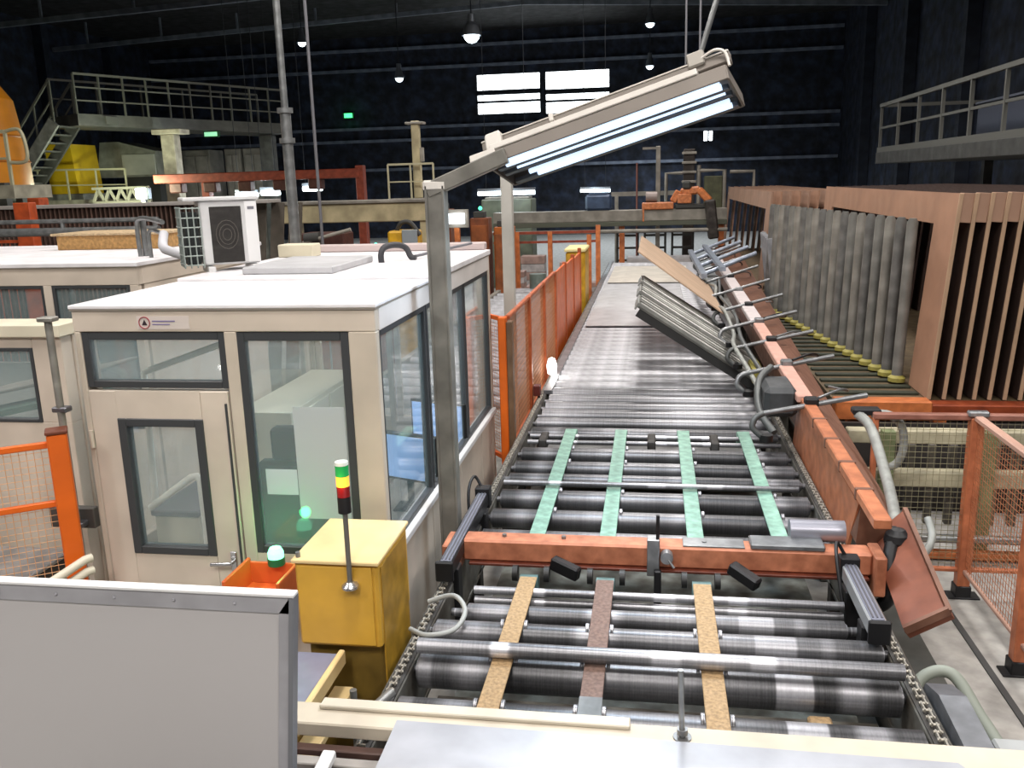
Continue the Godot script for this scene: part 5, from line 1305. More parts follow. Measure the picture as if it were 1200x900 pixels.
func foreground() -> void:
	# large framed grey panel close by at the left
	var pm := M("panelgrey", Color(0.71, 0.70, 0.70), 0.5, 0.05)
	var pe := M("paneledge", Color(0.66, 0.66, 0.68), 0.45, 0.15, "faint", 1.5)
	var o := thing("sheet_panel", "large grey sheet-metal panel with a rim at the lower left corner", "panel", v3(-1.8, 0, -2.33))
	var z := -2.3
	part(o, "sheet", B.new().prism([v3(-3.2, 0.02, z - 0.03), v3(-3.2, 1.9, z - 0.03), v3(-1.07, 1.9, z - 0.03), v3(-1.245, 0.02, z - 0.03)], v3(0, 0, 0.02)), pm)
	part(o, "top_cap", B.new().b2(v3(-3.2, 1.9, z - 0.034), v3(-1.055, 1.912, z + 0.004), 0.004), M("capgrey", Color(0.84, 0.84, 0.84), 0.5))
	part(o, "rim_band", B.new().b2(v3(-3.2, 1.845, z - 0.01), v3(-1.07, 1.9, z - 0.004)), pe)
	part(o, "rim_band", B.new().prism([v3(-1.11, 1.845, z - 0.01), v3(-1.07, 1.9, z - 0.01), v3(-1.245, 0.02, z - 0.01), v3(-1.28, 0.02, z - 0.01)], v3(0, 0, 0.006)), pe)
	part(o, "edge_strip", B.new().prism([v3(-1.07, 1.9, z - 0.034), v3(-1.055, 1.9, z - 0.034), v3(-1.23, 0.02, z - 0.034), v3(-1.245, 0.02, z - 0.034)], v3(0, 0, 0.038)), M("edgegrey", Color(0.45, 0.46, 0.48), 0.5, 0.2))
	for k in 9:
		part(o, "rivet", B.new().ball(v3(-1.25 - k * 0.2, 1.872, z - 0.004), 0.006, 8), pe)
	# ledge in front of the conveyor
	var cr := M("ledgecream", Color(0.78, 0.74, 0.67), 0.55, 0.0, "faint", 1.0)
	var l := thing("front_ledge", "cream steel ledge across the front, below the nearest roller", "ledge", v3(0, 0, -2.9))
	part(l, "top_rail", B.new().b2(v3(-2.0, 1.04, -2.98), v3(2.2, 1.1, -2.84), 0.006), cr)
	part(l, "cover_strip", B.new().b2(v3(-1.28, 1.1, -2.99), v3(-0.07, 1.118, -2.93), 0.004), M("ledgepale", Color(0.80, 0.765, 0.70), 0.5, 0.0, "faint", 1.0))
	part(l, "brown_rail", B.new().b2(v3(-2.0, 1.0, -2.82), v3(-0.95, 1.03, -2.78), 0.004), M("ledgebrown", Color(0.40, 0.30, 0.27), 0.6, 0.1, "dust", 1.0))
	part(l, "grey_rail", B.new().b2(v3(-2.0, 0.98, -2.76), v3(-0.95, 1.02, -2.71), 0.004), M("ledgegrey", Color(0.66, 0.64, 0.62), 0.5, 0.2, "dust", 1.0))
	part(l, "brown_rail", B.new().b2(v3(-2.0, 0.94, -2.66), v3(-0.95, 0.97, -2.6), 0.004), M("ledgebrown", Color(0.40, 0.30, 0.27), 0.6, 0.1, "dust", 1.0))
	part(l, "olive_rail", B.new().b2(v3(-2.0, 0.9, -2.54), v3(-0.95, 0.94, -2.46), 0.004), M("ledgeolive", Color(0.34, 0.32, 0.25), 0.6, 0.1, "dust", 1.0))
	part(l, "dark_pan", B.new().b2(v3(-2.0, 0.7, -2.84), v3(-0.95, 0.74, -1.6)), M("ledgedark", Color(0.25, 0.24, 0.24), 0.7, 0.1, "dust", 1.0))
	part(l, "white_strut", B.new().bar(v3(-1.17, 1.05, -2.74), v3(-1.17, 1.0, -2.2), 0.05, 0.035, Vector3.UP, 0.006), M("strutwhite", Color(0.84, 0.84, 0.84), 0.45, 0.1))
	for x in [-1.95, 0.0, 2.1]:
		part(l, "leg", B.new().b2(v3(x - 0.04, 0, -2.95), v3(x + 0.04, 1.04, -2.87), 0.005), cr)
		part(l, "leg", B.new().b2(v3(x - 0.04, 0, -1.6), v3(x + 0.04, 0.98, -1.52), 0.005), cr)
	part(l, "back_rail", B.new().b2(v3(-2.0, 0.98, -1.62), v3(2.2, 1.08, -1.5), 0.006), cr)
	var st := thing("threaded_stud", "threaded steel rod with nut standing on the front ledge", "threaded rod", v3(0.12, 1.1, -2.91))
	part(st, "rod", B.new().tube(v3(0.12, 1.1, -2.91), v3(0.11, 1.375, -2.91), 0.011, 10), M("galv", Color(0.62, 0.63, 0.63), 0.4, 0.6, "dust", 2.0))
	part(st, "nut", B.new().tube(v3(0.12, 1.118, -2.91), v3(0.12, 1.138, -2.91), 0.022, 6), M("nutgalv", Color(0.5, 0.5, 0.5), 0.4, 0.7))
	part(st, "washer", B.new().tube(v3(0.12, 1.1, -2.91), v3(0.12, 1.107, -2.91), 0.034, 16), M("nutgalv", Color(0.5, 0.5, 0.5), 0.4, 0.7))
	var pl := thing("cover_plate", "large blue-grey metal plate lying on the front ledge", "metal plate", v3(0.1, 1.1, -2.3))
	part(pl, "plate", B.new().prism([v3(-0.95, 1.1, -2.88), v3(1.05, 1.1, -2.86), v3(1.1, 1.1, -2.78), v3(1.1, 1.1, -1.55), v3(-0.93, 1.1, -1.55)], v3(0, 0.012, 0)), M("plateblue", Color(0.67, 0.68, 0.71), 0.45, 0.1, "faint", 1.2))
	solo("ledge_bolt", "small pin and clamp standing in the corner left of the nearest roller", "clamp", B.new().tube(v3(-1.22, 0.9, -3.12), v3(-1.1, 0.96, -3.3), 0.022, 10).tube(v3(-1.24, 0.0, -3.2), v3(-1.24, 1.02, -3.2), 0.016, 8).box(v3(-1.22, 0.9, -3.14), v3(0.08, 0.06, 0.06), 0.01), M("galv", Color(0.62, 0.63, 0.63), 0.4, 0.6, "dust", 2.0))

func railing(o: Node3D, pts: Array, h: float, step: float, m: Material, r := 0.025, mid := 1) -> void:
	for i in pts.size() - 1:
		var a: Vector3 = pts[i]
		var b: Vector3 = pts[i + 1]
		var n := maxi(int(a.distance_to(b) / step), 1)
		for k in n + 1:
			var p := a.lerp(b, float(k) / n)
			part(o, "rail_post", B.new().bar(p, p + v3(0, h, 0), r * 1.6, r * 1.6), m)
		part(o, "handrail", B.new().bar(a + v3(0, h, 0), b + v3(0, h, 0), r * 2, r * 2), m)
		for j in mid:
			var y := h * (j + 1) / (mid + 1)
			part(o, "knee_rail", B.new().bar(a + v3(0, y, 0), b + v3(0, y, 0), r * 1.3, r * 1.3), m)

func background_left() -> void:
	var grs := M("walksteel", Color(0.40, 0.40, 0.38), 0.6, 0.2, "dust", 0.8)
	var rl := M("railsteel2", Color(0.4, 0.4, 0.37), 0.5, 0.3)
	# walkway and stair
	var w := thing("walkway", "raised steel walkway with railing crossing the left background", "walkway", v3(-13, 0, -24))
	var a := v3(-15.6, 5.0, -22.5)
	var b := v3(-12.1, 4.92, -28.0)
	part(w, "deck", B.new().bar(a, b, 1.6, 0.3), grs)
	var sd := (b - a).normalized().cross(Vector3.UP) * 0.8
	railing(w, [a + sd + v3(0, 0.15, 0), b + sd + v3(0, 0.15, 0)], 1.0, 0.62, rl, 0.028, 2)
	railing(w, [a - sd + v3(0, 0.15, 0), b - sd + v3(0, 0.15, 0)], 1.0, 1.2, rl, 0.028, 1)
	part(w, "column", B.new().b2(v3(-13.4, 0, -23.7), v3(-13.0, 4.62, -23.35), 0.02), M("columncream", Color(0.74, 0.70, 0.62), 0.6, 0.0, "dust", 0.8))
	part(w, "column_head", B.new().b2(v3(-13.6, 4.62, -23.8), v3(-12.75, 4.76, -23.25), 0.02), M("columncream", Color(0.74, 0.70, 0.62), 0.6, 0.0, "dust", 0.8))
	part(w, "column", B.new().b2(v3(-12.4, 0, -27.9), v3(-12.0, 4.75, -27.5), 0.02), grs)
	part(w, "walk_panel", B.new().box(a.lerp(b, 0.15) + sd * 1.03, v3(0.05, 0.2, 0.9)), rl)
	var st := thing("stair", "steep steel stair with railing descending left from the walkway", "stairs", v3(-16.3, 0, -22))
	var t0 := v3(-15.5, 4.95, -21.9)
	var t1 := v3(-17.1, 3.1, -21.9)
	part(st, "stringer", B.new().bar(t0, t1, 0.08, 0.3), M("stringer", Color(0.62, 0.62, 0.6), 0.5, 0.2, "dust", 1.0))
	part(st, "stringer", B.new().bar(t0 + v3(0, 0, -0.9), t1 + v3(0, 0, -0.9), 0.08, 0.3), grs)
	for k in 9:
		var p := t0.lerp(t1, (k + 0.5) / 9.0)
		part(st, "tread", B.new().box(p + v3(0, 0, -0.45), v3(0.24, 0.04, 0.82)), grs)
	for s in [0.0, -0.9]:
		part(st, "handrail", B.new().bar(t0 + v3(0, 1.05, s), t1 + v3(0, 1.05, s), 0.05, 0.05), rl)
		part(st, "knee_rail", B.new().bar(t0 + v3(0, 0.55, s), t1 + v3(0, 0.55, s), 0.035, 0.035), rl)
		for k in 4:
			var p := t0.lerp(t1, k / 3.0) + v3(0, 0, s)
			part(st, "rail_post", B.new().bar(p, p + v3(0, 1.05, 0), 0.04, 0.04), rl)
	part(st, "landing", B.new().b2(v3(-18.2, 2.95, -22.9), v3(-17.0, 3.1, -21.8)), grs)
	part(st, "landing_leg", B.new().b2(v3(-18.0, 0, -22.5), v3(-17.8, 2.95, -22.3)), grs)
	# yellow vessel on its platform
	var y := thing("yellow_silo", "big yellow-orange tank at the upper left edge behind a rail", "tank", v3(-13.2, 0, -16.4))
	part(y, "body", B.new().lathe(v3(-13.9, 3.3, -16.6), [Vector2(0.0, 0.0), Vector2(1.22, 0.0), Vector2(1.2, 0.5), Vector2(1.05, 1.7), Vector2(0.85, 2.0), Vector2(0.0, 2.05)], 28), M("siloyellow", Color(0.88, 0.56, 0.08), 0.5, 0.0, "faint", 0.6))
	for k in 2:
		part(y, "band", B.new().lathe(v3(-13.9, 3.75 + k * 0.5, -16.6), [Vector2(1.21 - 0.06 * k, 0.0), Vector2(1.23 - 0.06 * k, 0.02), Vector2(1.2 - 0.06 * k, 0.05)], 28), M("siloband", Color(0.72, 0.42, 0.06), 0.5))
	for q in [[-14.1, -16.0], [-12.6, -16.0], [-13.4, -17.5]]:
		part(y, "leg", B.new().b2(v3(q[0] - 0.08, 0, q[1] - 0.08), v3(q[0] + 0.08, 3.35, q[1] + 0.08)), grs)
	var pf := thing("silo_platform", "cream platform edge with railing below the yellow tank", "platform", v3(-12.6, 0, -14.6))
	var cpm := M("platcream", Color(0.70, 0.68, 0.60), 0.6, 0.0, "dust", 0.8)
	part(pf, "deck", B.new().b2(v3(-14.8, 3.05, -15.2), v3(-11.0, 3.28, -14.2)), cpm)
	railing(pf, [v3(-14.8, 3.28, -14.25), v3(-11.05, 3.28, -14.25)], 0.9, 1.2, M("railcream", Color(0.72, 0.70, 0.58), 0.5, 0.1), 0.03, 1)
	part(pf, "rail_hoop", B.new().hose([v3(-11.05, 4.18, -14.25), v3(-10.75, 4.18, -14.25), v3(-10.7, 3.7, -14.25), v3(-11.05, 3.66, -14.25)], 0.03), M("railcream", Color(0.72, 0.70, 0.58), 0.5, 0.1))
	part(pf, "leg", B.new().b2(v3(-14.6, 0, -14.9), v3(-14.4, 3.05, -14.7)), cpm)
	solo("orange_column", "dull orange column below the yellow tank at the left edge", "column", B.new().b2(v3(-10.75, 0, -14.4), v3(-10.5, 3.05, -14.15), 0.02), M("colorange", Color(0.78, 0.34, 0.16), 0.6, 0.0, "rust", 1.0))
	# machines below the walkway
	var m := thing("yellow_machine", "yellow box machine standing under the walkway", "machine", v3(-16.3, 0, -24))
	part(m, "body", B.new().prism([v3(-17.4, 3.1, -24.0), v3(-16.5, 3.1, -24.0), v3(-16.6, 4.5, -24.0), v3(-17.4, 4.55, -24.0)], v3(0, 0, -1.2)), M("machyellow", Color(0.85, 0.70, 0.12), 0.5, 0.0, "faint", 0.6))
	part(m, "base", B.new().b2(v3(-17.6, 0, -25.2), v3(-16.3, 3.1, -23.9), 0.02), M("machbase", Color(0.58, 0.58, 0.54), 0.6, 0.1, "dust", 0.8))
	railing(m, [v3(-18.2, 2.94, -23.4), v3(-14.6, 2.89, -23.4)], 0.85, 0.9, M("railcream", Color(0.72, 0.70, 0.58), 0.5, 0.1), 0.025, 1)
	part(m, "rail_beam", B.new().b2(v3(-18.2, 2.78, -23.45), v3(-13.9, 2.93, -23.35)), cpm)
	for x in [-18.0, -14.0]:
		part(m, "rail_leg", B.new().b2(v3(x, 0, -23.45), v3(x + 0.12, 2.78, -23.35)), cpm)
	var h := thing("grey_hopper", "pale grey hooded machine under the walkway", "machine", v3(-15.6, 0, -26))
	part(h, "hood", B.new().prism([v3(-16.9, 3.55, -25.6), v3(-14.9, 3.55, -25.6), v3(-14.9, 4.3, -25.6), v3(-16.1, 4.6, -25.6), v3(-16.7, 4.6, -25.6)], v3(0, 0, -1.2)), M("hoodgrey", Color(0.62, 0.63, 0.58), 0.6, 0.1, "dust", 0.6))
	part(h, "panel", B.new().b2(v3(-16.0, 3.6, -25.6), v3(-14.92, 4.22, -25.54), 0.01), M("hoodpale", Color(0.72, 0.73, 0.68), 0.6, 0.1, "faint", 0.6))
	part(h, "base", B.new().b2(v3(-16.0, 0, -26.8), v3(-14.9, 3.55, -25.65)), M("machdark", Color(0.22, 0.22, 0.21), 0.7))
	var zz := B.new()
	for k in 5:
		var x := -15.4 + k * 0.34
		zz.bar(v3(x, 2.86, -23.0), v3(x + 0.17, 3.2, -23.0), 0.06, 0.06).bar(v3(x + 0.17, 3.2, -23.0), v3(x + 0.34, 2.86, -23.0), 0.06, 0.06)
	zz.bar(v3(-15.4, 2.84, -23.0), v3(-13.7, 2.84, -23.0), 0.07, 0.07).bar(v3(-15.4, 3.22, -23.0), v3(-13.7, 3.22, -23.0), 0.07, 0.07)
	zz.bar(v3(-15.3, 0, -23.0), v3(-15.3, 2.86, -23.0), 0.1, 0.1).bar(v3(-13.8, 0, -23.0), v3(-13.8, 2.86, -23.0), 0.1, 0.1)
	var lg := solo("lattice_beam", "cream zigzag lattice beam low under the walkway", "lattice beam", zz, M("latticecream", Color(0.72, 0.70, 0.62), 0.6))
	var fl := thing("flood_lamp", "dazzling flood lamp low under the walkway", "lamp", v3(-13.15, 0, -21.8))
	part(fl, "case", B.new().box(v3(-13.15, 3.06, -21.8), v3(0.36, 0.32, 0.2), 0.03), M("lampshell", Color(0.5, 0.52, 0.55), 0.4, 0.6))
	part(fl, "face", B.new().box(v3(-13.15, 3.06, -21.68), v3(0.3, 0.26, 0.03), 0.01), glow("floodglow", Color(0.95, 1.0, 0.85), 9.0))
	part(fl, "stand", B.new().b2(v3(-13.21, 0, -21.86), v3(-13.09, 2.9, -21.74)), grs)
	omni(fl, v3(-13.15, 3.06, -21.4), Color(0.95, 1.0, 0.88), 9.0, 0.15)
	# row of tall pale cabinets with dark gaps
	for k in 3:
		var x: float = [-15.0, -13.7, -12.95][k]
		var wd: float = [0.5, 0.28, 0.38][k]
		var c := thing("tall_cabinet", "%s pale tall cabinet from the left behind the cream column" % ORD[k], "cabinet", v3(x, 0, -28.5), "tall pale cabinets")
		part(c, "body", B.new().b2(v3(x - wd, 0, -29.2), v3(x + wd, 4.4, -28.2), 0.02), M("tallcab", Color(0.58, 0.56, 0.51), 0.7, 0.0, "dust", 0.5))
		part(c, "door", B.new().b2(v3(x - wd + 0.08, 0.4, -28.2), v3(x - 0.02, 4.2, -28.15), 0.01), M("tallcab2", Color(0.62, 0.60, 0.55), 0.7, 0.0, "dust", 0.5))
		part(c, "door", B.new().b2(v3(x + 0.02, 0.4, -28.2), v3(x + wd - 0.08, 4.2, -28.15), 0.01), M("tallcab2", Color(0.62, 0.60, 0.55), 0.7, 0.0, "dust", 0.5))
	var rb := thing("red_gantry", "long rust-red gantry beam in the left background", "gantry", v3(-9, 0, -22))
	var rr := M("gantryred", Color(0.58, 0.26, 0.17), 0.7, 0.1, "rust", 1.0)
	part(rb, "beam", B.new().b2(v3(-12.9, 3.3, -22.2), v3(-7.3, 3.53, -21.9), 0.02), rr)
	part(rb, "column", B.new().b2(v3(-7.42, 0, -22.2), v3(-7.22, 3.6, -21.95), 0.01), rr)
	part(rb, "column", B.new().b2(v3(-11.6, 0, -22.2), v3(-11.4, 3.3, -21.95), 0.01), rr)
	for k in 5:
		part(rb, "trolley", B.new().box(v3(-12.3 + k * 0.95, 3.17, -22.05), v3(0.35, 0.26, 0.3), 0.03), M("trolley", Color(0.35, 0.2, 0.16), 0.7, 0.2, "rust", 1.0))
	batten(v3(-11.65, 2.95, -24.0), v3(-11.0, 2.94, -24.0), "leftmost bright tube light behind the air conditioner", 2.0, 0.06)
	batten(v3(-10.9, 2.98, -24.0), v3(-10.35, 2.97, -24.0), "second tube light from the left, near the tall pole", 2.0, 0.07)
	batten(v3(-9.65, 3.06, -24.0), v3(-9.1, 3.06, -24.0), "third tube light, right of the tall pole", 2.0, 0.07)
	# rack of dark boards behind the rear cabin
	var r := thing("left_board_rack", "long rack of dark brown boards behind the rear cabin roof", "rack", v3(-8.5, 0, -12.4))
	var db := B.new()
	for k in 66:
		db.b2(v3(-11.0 + k * 0.073, 0.3, -12.9), v3(-10.975 + k * 0.073, 2.9, -11.95))
	part(r, "boards", db, M("boarddark", Color(0.42, 0.32, 0.28), 0.85, 0.0, "dust", 1.0), "stuff", "many upright dark brown boards")
	part(r, "top_strip", B.new().b2(v3(-11.0, 2.9, -12.3), v3(-5.3, 2.95, -11.9), 0.006), M("stripgrey", Color(0.6, 0.58, 0.56), 0.6))
	part(r, "base", B.new().b2(v3(-11.0, 0, -13.0), v3(-5.0, 0.3, -11.9)), M("rackdeck", Color(0.42, 0.35, 0.25), 0.8, 0.0, "dust", 1.0))
	for k in 4:
		var x := -6.0 + k * 0.27
		part(r, "leaning_board", B.new().bar(v3(x, 0.3, -11.9), v3(x + 0.16, 2.9, -12.2), 0.19, 0.03, Vector3.BACK), M("boardolive", Color(0.33, 0.30, 0.26), 0.85, 0.0, "dust", 1.0))
	var pr := thing("pipe_rail", "two long grey pipes running level behind the wooden crate", "pipes", v3(-7, 0, -10.2))
	var gv := M("galv", Color(0.62, 0.63, 0.63), 0.4, 0.6, "dust", 2.0)
	part(pr, "pipe", B.new().tube(v3(-10.5, 2.77, -10.2), v3(-6.0, 2.77, -10.2), 0.03, 10), gv)
	part(pr, "pipe", B.new().tube(v3(-10.5, 2.64, -10.2), v3(-6.0, 2.64, -10.2), 0.055, 10), gv)
	for x in [-8.9, -7.3, -6.05]:
		part(pr, "pipe_post", B.new().tube(v3(x, 0, -10.2), v3(x, 2.8, -10.2), 0.03, 8), gv)
	var og := thing("orange_trestle", "orange rail with post behind the crate at the left edge", "trestle", v3(-8.8, 0, -11.3))
	part(og, "rail", B.new().b2(v3(-10.5, 2.45, -11.33), v3(-8.7, 2.49, -11.28)), M("colorange", Color(0.78, 0.34, 0.16), 0.6, 0.0, "rust", 1.0))
	part(og, "post", B.new().b2(v3(-8.75, 0, -11.38), v3(-8.5, 3.0, -11.22), 0.01), M("colorange", Color(0.78, 0.34, 0.16), 0.6, 0.0, "rust", 1.0))
	part(og, "mesh_rods", _rods(v3(-10.5, 0, -11.3), 14, 0.13, 2.45), M("colorange", Color(0.78, 0.34, 0.16), 0.6, 0.0, "rust", 1.0), "stuff")

func _rods(p: Vector3, n: int, step: float, h: float) -> B:
	var b := B.new()
	for k in n:
		b.tube(p + v3(k * step, 0, 0), p + v3(k * step, h, 0), 0.008, 4)
	return b

func background_mid() -> void:
	var cr := M("girdercream", Color(0.78, 0.73, 0.58), 0.6, 0.0, "dust", 0.6)
	var gy := M("girdergrey", Color(0.62, 0.60, 0.56), 0.6, 0.1, "dust", 0.6)
	var dk := M("machdark", Color(0.22, 0.22, 0.21), 0.7)
	var rr := M("gantryred", Color(0.58, 0.26, 0.17), 0.7, 0.1, "rust", 1.0)
	var og := M("rackorange", Color(0.85, 0.50, 0.28), 0.55, 0.1, "rust", 1.0)
	# cream box girder left of the lamp post
	var g := thing("cream_girder", "cream box girder spanning behind the cabin roof left of the lamp post", "girder", v3(-5.4, 0, -16))
	part(g, "beam", B.new().b2(v3(-6.9, 2.44, -16.4), v3(-4.0, 2.78, -16.0), 0.015), cr)
	part(g, "top_plate", B.new().b2(v3(-6.9, 2.78, -16.5), v3(-4.0, 2.84, -15.95), 0.01), gy)
	part(g, "column", B.new().b2(v3(-4.25, 0, -16.3), v3(-4.0, 2.44, -16.05), 0.01), cr)
	part(g, "column", B.new().b2(v3(-6.8, 0, -16.3), v3(-6.6, 2.44, -16.05), 0.01), cr)
	railing(g, [v3(-4.8, 2.84, -16.05), v3(-3.95, 2.84, -16.05)], 0.62, 0.4, M("railcream", Color(0.72, 0.70, 0.58), 0.5, 0.1), 0.018, 1)
	part(g, "platform", B.new().b2(v3(-4.85, 2.8, -16.5), v3(-3.9, 2.85, -16.0)), gy)
	var p := thing("cream_mast", "cream mast with cap standing on the girder beside the lamp post", "mast", v3(-4.3, 2.85, -16.2))
	part(p, "shaft", B.new().b2(v3(-4.36, 2.85, -16.3), v3(-4.22, 4.22, -16.16), 0.01), cr)
	part(p, "cap", B.new().b2(v3(-4.46, 4.16, -16.34), v3(-4.12, 4.2, -16.12), 0.008), gy)
	part(p, "side_box", B.new().b2(v3(-4.22, 3.5, -16.28), v3(-4.16, 3.75, -16.18), 0.005), gy)
	# below the girder
	var m := thing("dark_red_machine", "dark red machinery below the cream girder", "machine", v3(-5.8, 0, -14))
	part(m, "bed", B.new().b2(v3(-5.75, 0, -14.6), v3(-4.35, 2.1, -13.9), 0.02), rr)
	part(m, "cover", B.new().b2(v3(-5.75, 2.1, -14.5), v3(-5.0, 2.36, -14.0), 0.02), M("reddark", Color(0.32, 0.18, 0.15), 0.7, 0.0, "rust", 1.0))
	part(m, "roll", B.new().tube(v3(-5.6, 2.28, -13.85), v3(-5.35, 2.3, -13.85), 0.09, 14), dk)
	part(m, "pipe", B.new().tube(v3(-5.7, 2.2, -13.8), v3(-4.8, 2.42, -13.8), 0.03, 8), gy)
	var y := thing("yellow_drive", "yellow drive unit with hoses under the end of the cream girder", "drive unit", v3(-3.95, 0, -14))
	part(y, "body", B.new().b2(v3(-4.2, 0, -14.3), v3(-3.75, 2.38, -13.8), 0.03), M("yellowmach", Color(0.86, 0.66, 0.14), 0.5, 0.0, "dust", 1.0))
	part(y, "control_face", B.new().b2(v3(-3.95, 1.9, -13.8), v3(-3.7, 2.4, -13.76), 0.01), M("facegrey", Color(0.5, 0.53, 0.55), 0.6))
	part(y, "hose", B.new().hose([v3(-4.1, 2.36, -14.0), v3(-4.0, 2.5, -13.95), v3(-3.85, 2.5, -13.95), v3(-3.7, 2.3, -13.95)], 0.035), dk)
	part(y, "status_lamp", B.new().ball(v3(-4.4, 2.17, -13.8), 0.035, 10), glow("lampgreen", Color(0.4, 1.0, 0.8), 1.2))
	part(y, "lamp_arm", B.new().bar(v3(-4.42, 2.17, -13.88), v3(-4.15, 2.17, -13.88), 0.03, 0.03), dk)
	# orange cabinets and lit screen seen beside the post
	var s := thing("screen_stand", "bright display screen on a stand right of the lamp post", "screen", v3(-3.76, 0, -17))
	part(s, "case", B.new().b2(v3(-3.98, 2.25, -17.1), v3(-3.54, 2.6, -17.0), 0.01), gy)
	part(s, "screen", B.new().b2(v3(-3.93, 2.33, -17.0), v3(-3.6, 2.53, -16.99)), glow("farscreen", Color(0.95, 0.98, 1.0), 1.4))
	part(s, "column", B.new().b2(v3(-3.82, 0, -17.1), v3(-3.72, 2.25, -17.0)), og)
	omni(s, v3(-3.76, 2.43, -16.9), Color(0.95, 0.98, 1.0), 0.1, 0.05)
	for k in 3:
		var x: float = [-4.55, -3.72, -3.2][k]
		var c := thing("orange_cabinet", "%s orange-brown cabinet from the left behind the lamp post" % ORD[k], "cabinet", v3(x, 0, -19), "orange cabinets behind the lamp post")
		part(c, "body", B.new().b2(v3(x - 0.2, 0, -19.5), v3(x + 0.2, 2.55 - 0.2 * k, -19.0), 0.02), M("cabbrown", Color(0.52, 0.28, 0.15), 0.6, 0.0, "dust", 1.0) if k != 2 else M("caborange", Color(0.78, 0.42, 0.14), 0.6, 0.0, "dust", 1.0))
		part(c, "door", B.new().b2(v3(x - 0.17, 0.2, -19.0), v3(x + 0.17, 2.4 - 0.2 * k, -18.97), 0.01), M("cabdoor", Color(0.62, 0.34, 0.16), 0.6, 0.0, "dust", 1.0))
		part(c, "top_box", B.new().b2(v3(x - 0.14, 2.55 - 0.2 * k, -19.4), v3(x + 0.1, 2.68 - 0.2 * k, -19.1), 0.01), dk)
	var gl := thing("green_lamp", "tiny green signal lamp on a dark post behind the lamp post", "signal lamp", v3(-4.07, 0, -21))
	part(gl, "post", B.new().b2(v3(-4.1, 0, -21.05), v3(-4.03, 2.45, -20.98)), dk)
	part(gl, "lens", B.new().ball(v3(-4.065, 2.5, -21.0), 0.05, 10), glow("lampgreen", Color(0.4, 1.0, 0.8), 1.2))
	# mid girder with tube lights and blue container
	var e := thing("grey_girder", "long grey conveyor bridge crossing the middle background", "girder", v3(-1.4, 0, -24))
	part(e, "beam", B.new().b2(v3(-4.3, 1.98, -24.4), v3(1.9, 2.28, -24.0), 0.015), gy)
	part(e, "dark_flange", B.new().b2(v3(-4.3, 1.86, -24.45), v3(1.9, 1.98, -23.95), 0.01), M("flangegreen", Color(0.33, 0.34, 0.29), 0.7))
	part(e, "pipe", B.new().tube(v3(-4.3, 1.74, -23.8), v3(1.9, 1.74, -23.8), 0.05, 8), gy)
	for x in [-4.2, -0.9, 1.7]:
		part(e, "column", B.new().b2(v3(x, 0, -24.3), v3(x + 0.14, 1.86, -24.1)), og)
	batten(v3(-4.89, 2.79, -25.0), v3(-3.27, 2.79, -25.0), "tube light just right of the lamp post above the grey girder", 1.0, 0.06)
	batten(v3(-2.24, 2.76, -28.0), v3(-1.32, 2.75, -28.0), "bluish tube light above the blue container", 0.8, 0.05)
	var bc := thing("blue_container", "small blue-grey container standing on the grey girder", "container", v3(-1.5, 2.28, -24.2))
	part(bc, "body", B.new().b2(v3(-1.8, 2.28, -24.4), v3(-1.1, 2.7, -24.0), 0.06), M("blueship", Color(0.28, 0.36, 0.48), 0.5, 0.2, "dust", 0.8))
	part(bc, "lid", B.new().b2(v3(-1.7, 2.7, -24.35), v3(-1.2, 2.76, -24.05), 0.03), M("bluelid", Color(0.36, 0.44, 0.55), 0.5, 0.2))
	var pan := thing("green_machine", "pale green machine body behind the lit tube, right of lamp post", "machine", v3(-3.8, 0, -26.5))
	part(pan, "body", B.new().b2(v3(-5.0, 0, -27.0), v3(-3.5, 2.6, -26.0), 0.03), M("palegreen", Color(0.42, 0.44, 0.37), 0.6, 0.0, "dust", 0.6))
	part(pan, "hood", B.new().b2(v3(-4.9, 2.6, -26.9), v3(-3.6, 2.66, -26.1), 0.03), gy)
	# orange pipe frames this side of the girder
	var f := thing("orange_pipe_frame", "orange pipe frame with two rails beyond the orange fence", "pipe frame", v3(-1.6, 0, -20))
	for q in [[-3.05, 1.98], [-2.3, 1.98], [-1.42, 1.9], [-1.22, 2.1]]:
		part(f, "post", B.new().b2(v3(q[0] - 0.05, 0, -20.1), v3(q[0] + 0.05, q[1], -20.0)), og)
	part(f, "rail", B.new().bar(v3(-3.6, 1.95, -20.05), v3(-1.2, 1.96, -20.05), 0.06, 0.06), rr)
	part(f, "rail", B.new().bar(v3(-3.6, 1.74, -20.05), v3(-1.2, 1.75, -20.05), 0.05, 0.05), rr)
	# second roller conveyor beyond the orange fence
	var c2 := thing("side_conveyor", "pale second roller conveyor beyond the orange fence on the left", "conveyor", v3(-2.3, 0, -13))
	var dusty := M("rollerdust", Color(0.72, 0.73, 0.76), 0.42, 0.55, "dust", 1.5)
	var rmesh := B.new().tube(v3(-0.85, 0, 0), v3(0.85, 0, 0), 0.07, 14).mesh(Vector3.ZERO)
	for k in 22:
		inst(c2, "roller", rmesh, dusty, v3(-2.3, 0.8, -9.0 - k * 0.42))
	for sx in [-3.2, -1.4]:
		part(c2, "side_frame", B.new().b2(v3(sx - 0.04, 0.6, -18.3), v3(sx + 0.04, 0.88, -8.8)), gy)
		for k in 4:
			part(c2, "leg", B.new().b2(v3(sx - 0.04, 0, -9.2 - k * 2.9), v3(sx + 0.04, 0.6, -9.1 - k * 2.9)), gy)
	var dr := thing("grey_drum", "small grey cylinder machine left of the orange pipe frame", "machine", v3(-2.4, 0, -18.8))
	part(dr, "drum", B.new().tube(v3(-2.45, 0, -18.9), v3(-2.45, 1.15, -18.9), 0.18, 18), M("drumgrey", Color(0.5, 0.55, 0.52), 0.5, 0.2, "dust", 1.0))
